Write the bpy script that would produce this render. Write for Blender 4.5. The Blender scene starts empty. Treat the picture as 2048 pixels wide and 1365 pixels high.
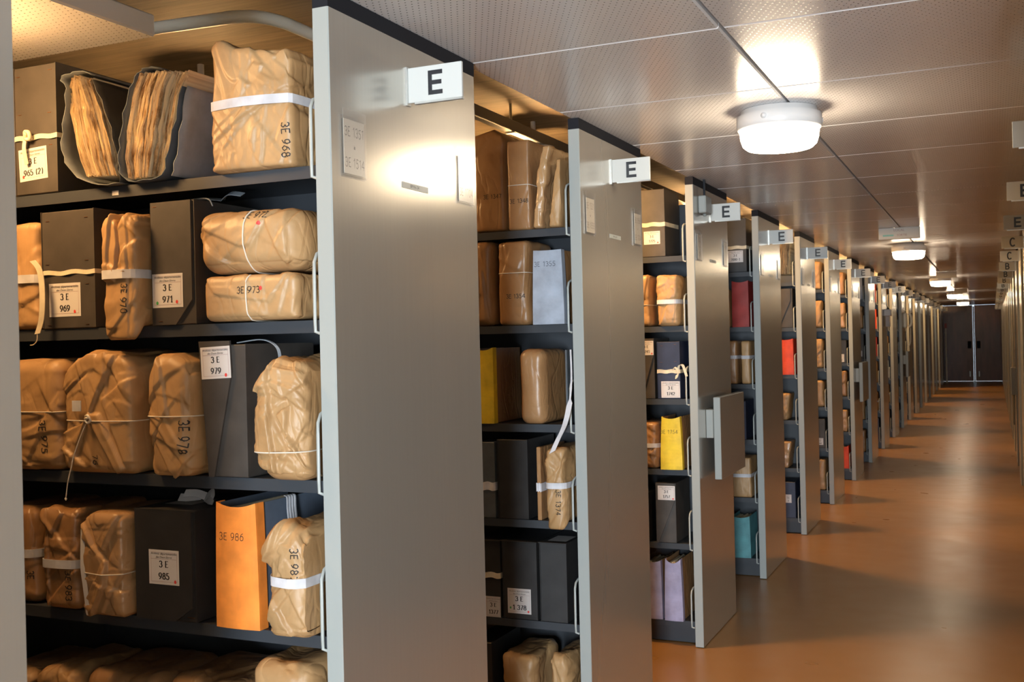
import bpy, math, random
import numpy as np
from mathutils import Vector, Matrix
from mathutils.bvhtree import BVHTree

SC = bpy.context.scene
COL = SC.collection
PI = math.pi

# ------------------------------------------------------------------ camera
FPX, YAW, PITCH, ROLL, EYE = 2145.3, 0.42137, 0.000927, -0.023595, 1.4963
cam_data = bpy.data.cameras.new('camera')
cam = bpy.data.objects.new('camera', cam_data)
COL.objects.link(cam)
cam_data.sensor_width = 36.0
cam_data.lens = FPX / 2048 * 36.0
cam_data.clip_start = 0.02
cam_data.clip_end = 200
_F = Vector((-math.sin(YAW) * math.cos(PITCH), math.cos(YAW) * math.cos(PITCH), math.sin(PITCH)))
_R = Vector((math.cos(YAW), math.sin(YAW), 0))
_U = _R.cross(_F)
_cr, _sr = math.cos(ROLL), math.sin(ROLL)
_X = _cr * _R + _sr * _U
_Y = -_sr * _R + _cr * _U
cam.matrix_world = Matrix(((_X.x, _Y.x, -_F.x, 0), (_X.y, _Y.y, -_F.y, 0), (_X.z, _Y.z, -_F.z, EYE), (0, 0, 0, 1)))
SC.camera = cam
cam_data.dof.use_dof = True
cam_data.dof.focus_distance = 3.2
cam_data.dof.aperture_fstop = 13.0

# ------------------------------------------------------------------ world, exposure, daylight
SC.view_settings.view_transform = 'Standard'
SC.view_settings.look = 'None'
SC.view_settings.gamma = 1.0
SC.view_settings.exposure = 0.0
SC.view_settings.use_curve_mapping = False
SC.cycles.use_denoising = True
SC.cycles.max_bounces = 9
SC.cycles.diffuse_bounces = 4
SC.cycles.glossy_bounces = 5
SC.cycles.transmission_bounces = 6
SC.cycles.sample_clamp_indirect = 6.0
SC.cycles.caustics_reflective = False
SC.cycles.caustics_refractive = False
world = bpy.data.worlds.new('sky')
SC.world = world
world.use_nodes = True
_bg = world.node_tree.nodes['Background']
_bg.inputs[0].default_value = (0.72, 0.86, 1.0, 1)
_bg.inputs[1].default_value = 1.6
# daylight through the window of the back wall
_al = bpy.data.lights.new('window_daylight', 'AREA')
_al.shape = 'RECTANGLE'; _al.size = 0.95; _al.size_y = 2.1
_al.energy = 760
_al.color = (0.80, 0.91, 1.0)
_alo = bpy.data.objects.new('window_daylight', _al)
COL.objects.link(_alo)
_alo.location = (0.8, -4.62, 1.12)
_alo.rotation_euler = (math.radians(108), 0, 0)

LAMP_CORRIDOR = (1.0, 0.80, 0.56)
LAMP_AISLE = (1.0, 0.56, 0.22)
S_CORRIDOR = 42.0
S_AISLE = 95.0
S_AISLE_FAR = 270.0

# ------------------------------------------------------------------ geometry of the place
D = 0.719            # depth of a double sided unit
YN = [0.421, 1.965, 3.511, 5.071, 6.640, 8.202, 9.740, 11.380, 13.003, 14.577, 16.210, 17.866, 19.476, 21.1, 22.7,
      24.3, 25.9, 27.5, 29.1, 30.7, 32.3]
ZS = [1.897, 1.555, 1.200, 0.856, 0.495, 0.120]     # shelf tops
XP = -1.30           # corridor face of the left end panels
XR = 0.22            # corridor face of the right end panels
HP = 2.235           # top of end panels
HC = 2.275           # corridor ceiling
HS = 2.53            # slab
YEND = 34.8
NUM = ['first', 'second', 'third', 'fourth', 'fifth', 'sixth', 'seventh', 'eighth', 'ninth', 'tenth', 'eleventh', 'twelfth',
       'thirteenth', 'fourteenth', 'fifteenth', 'sixteenth', 'seventeenth', 'eighteenth', 'nineteenth', 'twentieth', 'twenty-first', 'twenty-second']


def at(px, py, Y):
    """point of the plane Y seen at a pixel of the photograph -> (X, Z)"""
    x = (px - 1024) / FPX
    y = -(py - 682.5) / FPX
    d = _X * x + _Y * y + _F
    t = Y / d.y
    return d.x * t, EYE + d.z * t


# ------------------------------------------------------------------ material helpers
def nt(name):
    m = bpy.data.materials.new(name)
    m.use_nodes = True
    t = m.node_tree
    return m, t, t.nodes['Principled BSDF']


def N(t, typ, **kw):
    n = t.nodes.new(typ)
    for k, v in kw.items():
        setattr(n, k, v)
    return n


def L(t, a, b):
    t.links.new(a, b)


def mth(t, op, a, b=None, c=None):
    n = N(t, 'ShaderNodeMath', operation=op)
    for i, v in enumerate((a, b, c)):
        if v is None:
            continue
        if isinstance(v, (int, float)):
            n.inputs[i].default_value = v
        else:
            L(t, v, n.inputs[i])
    return n.outputs[0]


def coords(t, scale=(1, 1, 1), rot=(0, 0, 0), kind='Object'):
    tc = N(t, 'ShaderNodeTexCoord')
    mp = N(t, 'ShaderNodeMapping')
    mp.inputs['Scale'].default_value = scale
    mp.inputs['Rotation'].default_value = rot
    L(t, tc.outputs[kind], mp.inputs['Vector'])
    return mp.outputs[0]


def noise(t, vec, scale, detail=4, rough=0.55):
    n = N(t, 'ShaderNodeTexNoise')
    n.inputs['Scale'].default_value = scale
    n.inputs['Detail'].default_value = detail
    n.inputs['Roughness'].default_value = rough
    if vec is not None:
        L(t, vec, n.inputs['Vector'])
    return n.outputs['Fac']


def ramp(t, fac, stops):
    r = N(t, 'ShaderNodeValToRGB')
    e = r.color_ramp.elements
    while len(e) < len(stops):
        e.new(0.5)
    for el, (p, c) in zip(e, stops):
        el.position = p
        el.color = (*c, 1)
    L(t, fac, r.inputs[0])
    return r.outputs[0]


def bump(t, bs, height, strength=0.3, dist=0.002, prev=None):
    b = N(t, 'ShaderNodeBump')
    b.inputs['Strength'].default_value = strength
    b.inputs['Distance'].default_value = dist
    L(t, height, b.inputs['Height'])
    if prev is not None:
        L(t, prev, b.inputs['Normal'])
    if bs is not None:
        L(t, b.outputs[0], bs.inputs['Normal'])
    return b.outputs[0]


def plain(name, col, rough=0.5, metal=0.0, spec=0.5):
    m, t, b = nt(name)
    b.inputs['Base Color'].default_value = (*col, 1)
    b.inputs['Roughness'].default_value = rough
    b.inputs['Metallic'].default_value = metal
    b.inputs['Specular IOR Level'].default_value = spec
    return m


def kraft(name, c0, c1, rough=0.47):
    m, t, b = nt(name)
    v = coords(t)
    L(t, ramp(t, noise(t, v, 9, 5), [(0.3, c0), (0.7, c1)]), b.inputs['Base Color'])
    rr = mth(t, 'MULTIPLY_ADD', noise(t, v, 22, 4), 0.25, rough - 0.12)
    L(t, rr, b.inputs['Roughness'])
    b.inputs['Specular IOR Level'].default_value = 0.5
    # fine folds of handled paper: thin lines where a noise crosses its middle value
    def lines(scale, rot, sharp, det=2.0):
        nz = N(t, 'ShaderNodeTexNoise')
        nz.inputs['Scale'].default_value = scale
        nz.inputs['Detail'].default_value = det
        nz.inputs['Distortion'].default_value = 0.6
        L(t, coords(t, (1, 1, 0.45), rot), nz.inputs['Vector'])
        return mth(t, 'MINIMUM', mth(t, 'MULTIPLY', mth(t, 'ABSOLUTE', mth(t, 'SUBTRACT', nz.outputs['Fac'], 0.5)), sharp), 1.0)
    l1 = lines(8, (0.2, 0.7, 0.1), 20.0)
    l2 = lines(14, (0.5, -0.8, 0.3), 16.0, 2.0)
    h = mth(t, 'ADD', mth(t, 'ADD', l1, mth(t, 'MULTIPLY', l2, 0.6)), mth(t, 'MULTIPLY', noise(t, v, 60, 4), 0.4))
    bump(t, b, h, 0.42, 0.0026)
    return m


def board(name, col, rough=0.5, weave=900):
    m, t, b = nt(name)
    v = coords(t)
    f = noise(t, v, 14, 4)
    dark = tuple(c * 0.8 for c in col)
    lite = tuple(c * 1.25 for c in col)
    L(t, ramp(t, f, [(0.3, dark), (0.75, lite)]), b.inputs['Base Color'])
    b.inputs['Roughness'].default_value = rough
    bump(t, b, noise(t, v, weave, 2), 0.25, 0.0006)
    return m


M = {}
M['kraft'] = kraft('kraft_paper', (0.37, 0.215, 0.092), (0.49, 0.30, 0.14))
M['kraft_dark'] = kraft('brown_kraft_paper', (0.30, 0.155, 0.065), (0.39, 0.215, 0.095), 0.36)
M['kraft_glossy'] = kraft('glazed_kraft_paper', (0.40, 0.235, 0.105), (0.52, 0.31, 0.15), 0.30)
M['black'] = board('black_boxboard', (0.030, 0.029, 0.029), 0.48)
M['charcoal'] = board('grey_boxboard', (0.056, 0.048, 0.041), 0.55)
M['navy'] = board('navy_boxboard', (0.03, 0.038, 0.075), 0.45)
M['slate'] = board('slate_cloth', (0.085, 0.11, 0.15), 0.7, 1400)
M['cover_grey'] = board('grey_cover', (0.10, 0.115, 0.13), 0.5)
M['orange'] = board('orange_card', (0.86, 0.26, 0.035), 0.65)
M['yellow'] = board('yellow_card', (0.80, 0.56, 0.03), 0.6)
M['red'] = board('dark_red_card', (0.30, 0.022, 0.016), 0.6)
M['vermilion'] = board('vermilion_card', (0.75, 0.07, 0.02), 0.6)
M['lilac'] = board('lilac_card', (0.34, 0.32, 0.47), 0.65)
M['bluegrey'] = board('blue_grey_paper', (0.33, 0.38, 0.46), 0.65)
M['turquoise'] = board('turquoise_card', (0.10, 0.30, 0.33), 0.65)
M['white'] = plain('white_label_paper', (0.66, 0.64, 0.63), 0.6)
M['cream'] = plain('cream_label_paper', (0.80, 0.72, 0.60), 0.27, 0.0, 1.0)
M['ink'] = plain('black_ink', (0.012, 0.011, 0.013), 0.6)
M['ink_faint'] = plain('faint_ink', (0.05, 0.04, 0.04), 0.7)
M['frame_ink'] = plain('thin_printed_rule', (0.42, 0.28, 0.28), 0.6)
M['dot_red'] = plain('red_dot', (0.75, 0.06, 0.05), 0.5)
M['dot_green'] = plain('green_dot', (0.06, 0.35, 0.10), 0.5)
M['strap'] = board('white_cotton_strap', (0.60, 0.60, 0.63), 0.8, 1500)
M['ribbon'] = board('cream_cotton_ribbon', (0.70, 0.62, 0.46), 0.8, 1500)
M['ribbon_grey'] = board('grey_ribbon', (0.22, 0.25, 0.28), 0.8, 1500)
M['string'] = plain('white_string', (0.72, 0.66, 0.56), 0.8)
M['copper'] = plain('copper_staple', (0.60, 0.26, 0.12), 0.35, 1.0)
M['edge'] = plain('grey_panel_edge', (0.36, 0.385, 0.37), 0.42)
M['cap'] = plain('dark_top_rail', (0.014, 0.015, 0.02), 0.8, 0.0, 0.2)
M['shelf'] = plain('anthracite_steel', (0.045, 0.05, 0.058), 0.38)
M['wire'] = plain('pale_grey_wire', (0.42, 0.45, 0.43), 0.35)
M['plastic'] = plain('white_plastic', (0.80, 0.78, 0.76), 0.35)
M['sign'] = plain('white_sign_plate', (0.64, 0.65, 0.62), 0.4)
M['sign_ink'] = plain('black_sign_letter', (0.008, 0.009, 0.014), 0.4)
M['pipe'] = plain('cream_painted_pipe', (0.92, 0.89, 0.76), 0.35)
M['alu'] = plain('aluminium_clip', (0.62, 0.64, 0.63), 0.3, 0.7)
M['wallpaint'] = plain('dull_wall_paint', (0.60, 0.56, 0.50), 0.8)
M['red_paint'] = plain('red_paint', (0.5, 0.03, 0.02), 0.4)
M['pane'] = plain('green_sign_print', (0.25, 0.55, 0.50), 0.4)


def _clear():
    m = bpy.data.materials.new('clear_plastic')
    m.use_nodes = True
    t = m.node_tree
    t.nodes.remove(t.nodes['Principled BSDF'])
    tr = N(t, 'ShaderNodeBsdfTransparent')
    gl = N(t, 'ShaderNodeBsdfGlossy')
    gl.inputs['Roughness'].default_value = 0.28
    df = N(t, 'ShaderNodeBsdfDiffuse')
    df.inputs['Color'].default_value = (0.8, 0.78, 0.74, 1)
    mx = N(t, 'ShaderNodeMixShader')
    mx.inputs[0].default_value = 0.25
    L(t, gl.outputs[0], mx.inputs[1])
    L(t, df.outputs[0], mx.inputs[2])
    m2 = N(t, 'ShaderNodeMixShader')
    m2.inputs[0].default_value = 0.16
    L(t, tr.outputs[0], m2.inputs[1])
    L(t, mx.outputs[0], m2.inputs[2])
    L(t, m2.outputs[0], t.nodes['Material Output'].inputs['Surface'])
    return m


M['clear'] = _clear()


def _steel():
    m, t, b = nt('brushed_steel')
    v = coords(t, (40, 40, 0.35))
    f = noise(t, v, 3.0, 5, 0.6)
    v2 = coords(t, (3, 3, 0.5))
    f2 = noise(t, v2, 1.3, 3)
    L(t, ramp(t, f, [(0.2, (0.56, 0.535, 0.475)), (0.8, (0.59, 0.565, 0.505))]), b.inputs['Base Color'])
    b.inputs['Metallic'].default_value = 0.66
    r = mth(t, 'ADD', mth(t, 'MULTIPLY', f, 0.02), mth(t, 'MULTIPLY_ADD', f2, 0.05, 0.20))
    L(t, r, b.inputs['Roughness'])
    b.inputs['Anisotropic'].default_value = 0.15
    tg = N(t, 'ShaderNodeTangent', direction_type='RADIAL', axis='Z')
    L(t, tg.outputs[0], b.inputs['Tangent'])
    return m


M['steel'] = _steel()


def _perf():
    m, t, b = nt('perforated_metal_ceiling')
    tc = N(t, 'ShaderNodeTexCoord')
    sp = N(t, 'ShaderNodeSeparateXYZ')
    L(t, tc.outputs['Object'], sp.inputs[0])
    P = 0.0165
    row = mth(t, 'FLOOR', mth(t, 'DIVIDE', sp.outputs[1], P))
    sh = mth(t, 'MULTIPLY', mth(t, 'MODULO', mth(t, 'ADD', row, 1000.0), 2.0), P / 2)
    fx = mth(t, 'SUBTRACT', mth(t, 'FRACT', mth(t, 'DIVIDE', mth(t, 'ADD', sp.outputs[0], sh), P)), 0.5)
    fy = mth(t, 'SUBTRACT', mth(t, 'FRACT', mth(t, 'DIVIDE', sp.outputs[1], P)), 0.5)
    d = mth(t, 'SQRT', mth(t, 'ADD', mth(t, 'MULTIPLY', fx, fx), mth(t, 'MULTIPLY', fy, fy)))
    hole = mth(t, 'LESS_THAN', d, 0.115)
    mix = N(t, 'ShaderNodeMix', data_type='RGBA')
    L(t, hole, mix.inputs[0])
    mix.inputs[6].default_value = (0.86, 0.845, 0.845, 1)
    mix.inputs[7].default_value = (0.08, 0.07, 0.07, 1)
    L(t, mix.outputs[2], b.inputs['Base Color'])
    b.inputs['Metallic'].default_value = 0.1
    v = coords(t, (1, 1, 1))
    L(t, mth(t, 'MULTIPLY_ADD', noise(t, v, 3, 3), 0.08, 0.20), b.inputs['Roughness'])
    h = mth(t, 'MINIMUM', mth(t, 'MULTIPLY', d, 5.0), 1.0)
    n1 = bump(t, None, h, 0.25, 0.0008)
    bump(t, b, noise(t, v, 2.2, 2), 0.06, 0.01, n1)
    return m


M['perf'] = _perf()


def _floor():
    m, t, b = nt('orange_brown_linoleum')
    v = coords(t)
    v.node.inputs['Location'].default_value = (0.13, 0.29, 0.417)
    L(t, ramp(t, noise(t, v, 0.9, 1, 0.5), [(0.3, (0.37, 0.18, 0.050)), (0.7, (0.42, 0.212, 0.062))]), b.inputs['Base Color'])
    L(t, mth(t, 'MULTIPLY_ADD', noise(t, v, 5, 1), 0.14, 0.24), b.inputs['Roughness'])
    b.inputs['Specular IOR Level'].default_value = 0.6
    v2 = coords(t, (1, 2.4, 1))
    v2.node.inputs['Location'].default_value = (0.3, 0.7, 0.531)
    bump(t, b, noise(t, v2, 4, 0.0), 0.12, 0.003)
    return m


M['floor'] = _floor()


def _concrete():
    m, t, b = nt('board_marked_concrete')
    v = coords(t, (0.8, 12, 1))
    f = noise(t, v, 3, 6, 0.65)
    L(t, ramp(t, f, [(0.3, (0.14, 0.11, 0.07)), (0.7, (0.27, 0.21, 0.135))]), b.inputs['Base Color'])
    b.inputs['Roughness'].default_value = 0.7
    tc = N(t, 'ShaderNodeTexCoord')
    sp = N(t, 'ShaderNodeSeparateXYZ')
    L(t, tc.outputs['Object'], sp.inputs[0])
    fr = mth(t, 'FRACT', mth(t, 'DIVIDE', sp.outputs[1], 0.11))
    g = mth(t, 'GREATER_THAN', fr, 0.06)
    n1 = bump(t, None, g, 0.4, 0.004)
    bump(t, b, f, 0.4, 0.004, n1)
    return m


M['concrete'] = _concrete()


def _door():
    m, t, b = nt('dark_stained_wood')
    v = coords(t, (6, 1, 1.2))
    L(t, ramp(t, noise(t, v, 1.5, 6), [(0.3, (0.11, 0.022, 0.012)), (0.7, (0.19, 0.04, 0.024))]), b.inputs['Base Color'])
    b.inputs['Roughness'].default_value = 0.28
    return m


M['door'] = _door()


def _papers():
    m, t, b = nt('old_paper_leaves')
    v = coords(t, (80, 1.6, 1), kind='UV')
    f = noise(t, v, 1.0, 5, 0.7)
    g = noise(t, coords(t, (7, 5, 1), kind='UV'), 1.0, 5, 0.6)
    s = mth(t, 'ADD', mth(t, 'MULTIPLY', f, 0.75), mth(t, 'MULTIPLY', g, 0.25))
    L(t, ramp(t, s, [(0.36, (0.07, 0.03, 0.01)), (0.43, (0.46, 0.31, 0.16)), (0.51, (0.92, 0.80, 0.58))]), b.inputs['Base Color'])
    b.inputs['Roughness'].default_value = 0.8
    bump(t, b, s, 0.7, 0.004)
    return m


M['papers'] = _papers()


def _emit(name, col, s):
    m, t, b = nt(name)
    b.inputs['Base Color'].default_value = (0.8, 0.8, 0.78, 1)
    b.inputs['Emission Color'].default_value = (*col, 1)
    b.inputs['Emission Strength'].default_value = s
    return m


M['glow_corridor'] = _emit('lit_corridor_diffuser', LAMP_CORRIDOR, S_CORRIDOR)
M['glow_aisle_far'] = _emit('lit_far_aisle_diffuser', LAMP_AISLE, S_AISLE_FAR)
M['glow_aisle'] = _emit('lit_aisle_diffuser', LAMP_AISLE, S_AISLE)

# ------------------------------------------------------------------ mesh helpers


class MB:
    """collects vertices and faces of one mesh, with a material index per face"""

    def __init__(self):
        self.v, self.f, self.mi, self.sm = [], [], [], []

    def add(self, vs, fs, mi=0, smooth=False):
        o = len(self.v)
        self.v += [tuple(p) for p in vs]
        for f in fs:
            self.f.append(tuple(i + o for i in f))
            self.mi.append(mi)
            self.sm.append(smooth)
        return self

    def box(self, x0, x1, y0, y1, z0, z1, mi=0, bev=0.0):
        if bev <= 0:
            vs = [(x, y, z) for x in (x0, x1) for y in (y0, y1) for z in (z0, z1)]
            fs = [(0, 1, 3, 2), (4, 6, 7, 5), (0, 4, 5, 1), (2, 3, 7, 6), (0, 2, 6, 4), (1, 5, 7, 3)]
            return self.add(vs, fs, mi)
        b = min(bev, (x1 - x0) / 2.01, (y1 - y0) / 2.01, (z1 - z0) / 2.01)
        vs, idx = [], {}
        for sx in (0, 1):
            for sy in (0, 1):
                for sz in (0, 1):
                    for ax in range(3):
                        p = [(x0, x1)[sx], (y0, y1)[sy], (z0, z1)[sz]]
                        s = (sx, sy, sz)
                        for k in range(3):
                            if k != ax:
                                p[k] += b if s[k] == 0 else -b
                        idx[(sx, sy, sz, ax)] = len(vs)
                        vs.append(tuple(p))
        fs = []
        for ax in range(3):
            o = [k for k in range(3) if k != ax]
            for s in (0, 1):
                q = []
                for a, c in ((0, 0), (1, 0), (1, 1), (0, 1)):
                    k = [0, 0, 0]
                    k[ax], k[o[0]], k[o[1]] = s, a, c
                    q.append(idx[(*k, ax)])
                flip = (s == 0) ^ (ax == 1)
                fs.append(tuple(reversed(q)) if flip else tuple(q))
        for ax in range(3):          # edge bevels
            o = [k for k in range(3) if k != ax]
            for a in (0, 1):
                for c in (0, 1):
                    q = []
                    for e, w in ((0, 0), (1, 0), (1, 1), (0, 1)):
                        k = [0, 0, 0]
                        k[ax], k[o[0]], k[o[1]] = e, a, c
                        q.append(idx[(*k, o[w])])
                    fs.append(tuple(q))
        for sx in (0, 1):
            for sy in (0, 1):
                for sz in (0, 1):
                    fs.append(tuple(idx[(sx, sy, sz, a)] for a in range(3)))
        return self.add(vs, fs, mi)

    def lathe(self, prof, cx, cy, cz, n=32, mi=0, smooth=True, axis='z', caps=True):
        vs, fs = [], []
        for r, h in prof:
            for k in range(n):
                a = 2 * PI * k / n
                if axis == 'z':
                    vs.append((cx + r * math.cos(a), cy + r * math.sin(a), cz + h))
                elif axis == 'x':
                    vs.append((cx + h, cy + r * math.cos(a), cz + r * math.sin(a)))
                else:
                    vs.append((cx + r * math.cos(a), cy + h, cz + r * math.sin(a)))
        for j in range(len(prof) - 1):
            for k in range(n):
                a, b = j * n + k, j * n + (k + 1) % n
                fs.append((a, b, b + n, a + n))
        if caps:
            fs.append(tuple(range(n)))
            fs.append(tuple(range((len(prof) - 1) * n, len(prof) * n)))
        return self.add(vs, fs, mi, smooth)

    def tube(self, pts, r, n=8, mi=0, closed=False):
        pts = [Vector(p) for p in pts]
        m = len(pts)
        vs, fs = [], []
        up = Vector((0.13, 0.21, 0.97))
        for i, p in enumerate(pts):
            if closed:
                tdir = pts[(i + 1) % m] - pts[i - 1]
            else:
                tdir = pts[min(i + 1, m - 1)] - pts[max(i - 1, 0)]
            tdir.normalize()
            a = tdir.cross(up)
            if a.length < 0.05:
                a = tdir.cross(Vector((1, 0, 0)))
            a.normalize()
            b = tdir.cross(a)
            up = a.cross(tdir) if abs(tdir.z) > 2 else up
            rr = r[i] if isinstance(r, (list, tuple)) else r
            for k in range(n):
                t_ = 2 * PI * k / n
                vs.append(p + a * (rr * math.cos(t_)) + b * (rr * math.sin(t_)))
        for i in range(m if closed else m - 1):
            for k in range(n):
                a, b = i * n + k, i * n + (k + 1) % n
                c, d = ((i + 1) % m) * n + (k + 1) % n, ((i + 1) % m) * n + k
                fs.append((a, b, c, d))
        if not closed:
            fs.append(tuple(range(n)))
            fs.append(tuple(range((m - 1) * n, m * n)))
        return self.add(vs, fs, mi, True)

    def ribbon(self, pts, wvecs, th=0.0008, mi=0):
        """a flat tape along pts; wvecs: half width vector at each point"""
        pts = [Vector(p) for p in pts]
        vs, fs = [], []
        m = len(pts)
        for i, p in enumerate(pts):
            w = Vector(wvecs[i] if isinstance(wvecs, list) else wvecs)
            tdir = (pts[min(i + 1, m - 1)] - pts[max(i - 1, 0)]).normalized()
            nn = w.cross(tdir)
            if nn.length < 1e-9:
                nn = Vector((0, 1, 0))
            nn = nn.normalized() * th
            vs += [p - w - nn, p + w - nn, p + w + nn, p - w + nn]
        for i in range(m - 1):
            o = i * 4
            for k in range(4):
                fs.append((o + k, o + (k + 1) % 4, o + 4 + (k + 1) % 4, o + 4 + k))
        fs.append((0, 1, 2, 3))
        fs.append((4 * m - 4, 4 * m - 3, 4 * m - 2, 4 * m - 1))
        return self.add(vs, fs, mi, False)

    def build(self, name, mats, parent=None, loc=None):
        me = bpy.data.meshes.new(name)
        o_ = Vector(loc) if loc is not None else Vector((0, 0, 0))
        base = Vector(parent.get('_o', (0, 0, 0))) if parent is not None else o_
        vs = [(p[0] - base.x, p[1] - base.y, p[2] - base.z) for p in self.v]
        me.from_pydata(vs, [], self.f)
        if not isinstance(mats, (list, tuple)):
            mats = [mats]
        for m_ in mats:
            me.materials.append(m_)
        me.polygons.foreach_set('material_index', self.mi)
        me.polygons.foreach_set('use_smooth', self.sm)
        me.validate()
        me.update()
        ob = bpy.data.objects.new(name, me)
        COL.objects.link(ob)
        if parent is not None:
            ob.parent = parent
        elif loc is not None:
            ob.location = loc
        return ob


def fix_normals(ob):
    import bmesh
    bm = bmesh.new()
    bm.from_mesh(ob.data)
    bmesh.ops.recalc_face_normals(bm, faces=bm.faces)
    bm.to_mesh(ob.data)
    bm.free()
    return ob


def tag(o, label, cat, group=None):
    o['label'] = label
    o['category'] = cat
    if group:
        o['group'] = group
    return o


def thing(name, label, cat, loc, group=None):
    o = bpy.data.objects.new(name, None)
    COL.objects.link(o)
    o.location = loc
    o.empty_display_size = 0.05
    o['_o'] = tuple(loc)
    return tag(o, label, cat, group)


def sub(parent_part):
    """lets a part of a thing carry sub-parts built in world coordinates"""
    p = parent_part.parent
    parent_part['_o'] = tuple(p['_o'])
    return parent_part


def structure(o):
    o['kind'] = 'structure'
    return o


# ------------------------------------------------------------------ strokes: lettering made of pen ribbons
def _arc(cx, cy, rx, ry, a0, a1, n=12):
    return [(cx + rx * math.cos(math.radians(a0 + (a1 - a0) * i / n)), cy + ry * math.sin(math.radians(a0 + (a1 - a0) * i / n))) for i in range(n + 1)]


G = {
    '0': [_arc(.3, .5, .27, .48, 90, 450, 20)],
    '1': [[(.12, .80), (.34, .98), (.34, .02)]],
    '2': [_arc(.29, .72, .24, .26, 165, -30, 12) + [(.06, .03), (.56, .03)]],
    '3': [_arc(.27, .74, .23, .24, 150, -80, 12), _arc(.27, .27, .27, .26, 85, -150, 12)],
    '4': [[(.42, .02), (.42, .98), (.04, .30), (.58, .30)]],
    '5': [[(.52, .97), (.15, .97), (.11, .58)] + _arc(.26, .30, .27, .29, 110, -150, 14)],
    '6': [[(.50, .96), (.22, .80)] + _arc(.31, .32, .25, .30, 165, 165 - 360, 18)],
    '7': [[(.06, .96), (.55, .96), (.22, .02)]],
    '8': [_arc(.3, .74, .20, .23, -90, 270, 16), _arc(.3, .27, .25, .26, 90, 450, 16)],
    '9': [[(.14, .03), (.42, .24)] + _arc(.29, .67, .25, .30, -15, 345, 18)],
    'E': [[(.52, .97), (.08, .97), (.08, .03), (.54, .03)], [(.08, .52), (.44, .52)]],
    'C': [_arc(.33, .5, .28, .48, 50, 310, 18)],
    'B': [[(.08, .03), (.08, .97)] + _arc(.28, .74, .24, .23, 90, -90, 10) + [(.08, .51)], [(.08, .51)] + _arc(.30, .27, .27, .24, 90, -90, 10) + [(.08, .03)]],
    'a': [_arc(.25, .25, .20, .22, 30, 390, 12), [(.47, .48), (.47, .03)], [(.18, .78), (.30, .62)]],
    '(': [_arc(.45, .45, .28, .62, 130, 230, 8)],
    ')': [_arc(.05, .45, .28, .62, 50, -50, 8)],
    '-': [[(.05, .45), (.45, .45)]],
}
ADV = {'1': .52, '(': .4, ')': .4, ' ': .45, '-': .5, 'B': .68, 'C': .72}


def strokes(text, h, wth, wtk=None, jitter=0.0, seed=1, serif=False, seg=0.006, track=0.16):
    """2-D quads for text of height h; returns list of quads and the width"""
    rnd = random.Random(seed)
    if wtk is None:
        wtk = wth
    x = 0.0
    quads = []
    for ch in text:
        if ch == ' ':
            x += ADV[' '] * h
            continue
        for line in G[ch]:
            pts = [(x + (px + rnd.uniform(-jitter, jitter)) * h, (py + rnd.uniform(-jitter, jitter)) * h) for px, py in line]
            for (ax, ay), (bx, by) in zip(pts, pts[1:]):
                dx, dy = bx - ax, by - ay
                ln = math.hypot(dx, dy)
                if ln < 1e-7:
                    continue
                w = (wth + (wtk - wth) * abs(dy) / ln) / 2
                n = max(1, int(ln / seg))
                nx, ny = -dy / ln * w, dx / ln * w
                ex, ey = dx / ln * w * 0.6, dy / ln * w * 0.6
                for i in range(n):
                    t0, t1 = i / n, (i + 1) / n
                    p0 = (ax + dx * t0 - (ex if i == 0 else 0), ay + dy * t0 - (ey if i == 0 else 0))
                    p1 = (ax + dx * t1 + (ex if i == n - 1 else 0), ay + dy * t1 + (ey if i == n - 1 else 0))
                    quads.append([(p0[0] - nx, p0[1] - ny), (p1[0] - nx, p1[1] - ny), (p1[0] + nx, p1[1] + ny), (p0[0] + nx, p0[1] + ny)])
        if serif and ch in '1E47':
            s = {'1': [(.16, .52, .02)], 'E': [(.0, .2, .03), (.0, .2, .97)], '4': [(.28, .56, .02)], '7': [(.15, .30, .02)]}[ch]
            for a, b, yy in s:
                y0, y1 = yy * h - wth * .6, yy * h + wth * .6
                quads.append([(x + a * h, y0), (x + b * h, y0), (x + b * h, y1), (x + a * h, y1)])
            if ch == 'E':
                for yy in (.03, .97):
                    sgn = 1 if yy < .5 else -1
                    quads.append([(x + .54 * h, yy * h), (x + .57 * h, yy * h), (x + .57 * h, (yy + sgn * .18) * h), (x + .55 * h, (yy + sgn * .18) * h)])
        x += (ADV.get(ch, .60) + track) * h
    return quads, x - track * h


def font_quads(text, size, shear=0.0):
    """outline text of the built-in font, as (verts2d, faces)"""
    cu = bpy.data.curves.new('t', 'FONT')
    cu.body = text
    cu.size = size
    cu.shear = shear
    cu.align_x = 'CENTER'
    cu.resolution_u = 2
    ob = bpy.data.objects.new('t', cu)
    me = bpy.data.meshes.new_from_object(ob)
    vs = [(v.co.x, v.co.y) for v in me.vertices]
    fs = [tuple(p.vertices) for p in me.polygons]
    bpy.data.objects.remove(ob)
    bpy.data.curves.remove(cu)
    bpy.data.meshes.remove(me)
    return vs, fs


_fcache = {}


def put_font(mb, text, size, origin, ux, uz, shear=0.0, mi=0):
    k = (text, size, shear)
    if k not in _fcache:
        _fcache[k] = font_quads(*k)
    vs, fs = _fcache[k]
    o, ux, uz = Vector(origin), Vector(ux), Vector(uz)
    mb.add([o + ux * a + uz * b for a, b in vs], fs, mi)


def put_strokes(mb, quads, origin, ux, uz, mi=0):
    o, ux, uz = Vector(origin), Vector(ux), Vector(uz)
    for k, q in enumerate(quads):
        nn = ux.cross(uz) * (0.00001 * (k % 7))
        mb.add([o + ux * a + uz * b + nn for a, b in q], [(0, 1, 2, 3)], mi)


# ------------------------------------------------------------------ crumpled paper
_topo = {}


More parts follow.
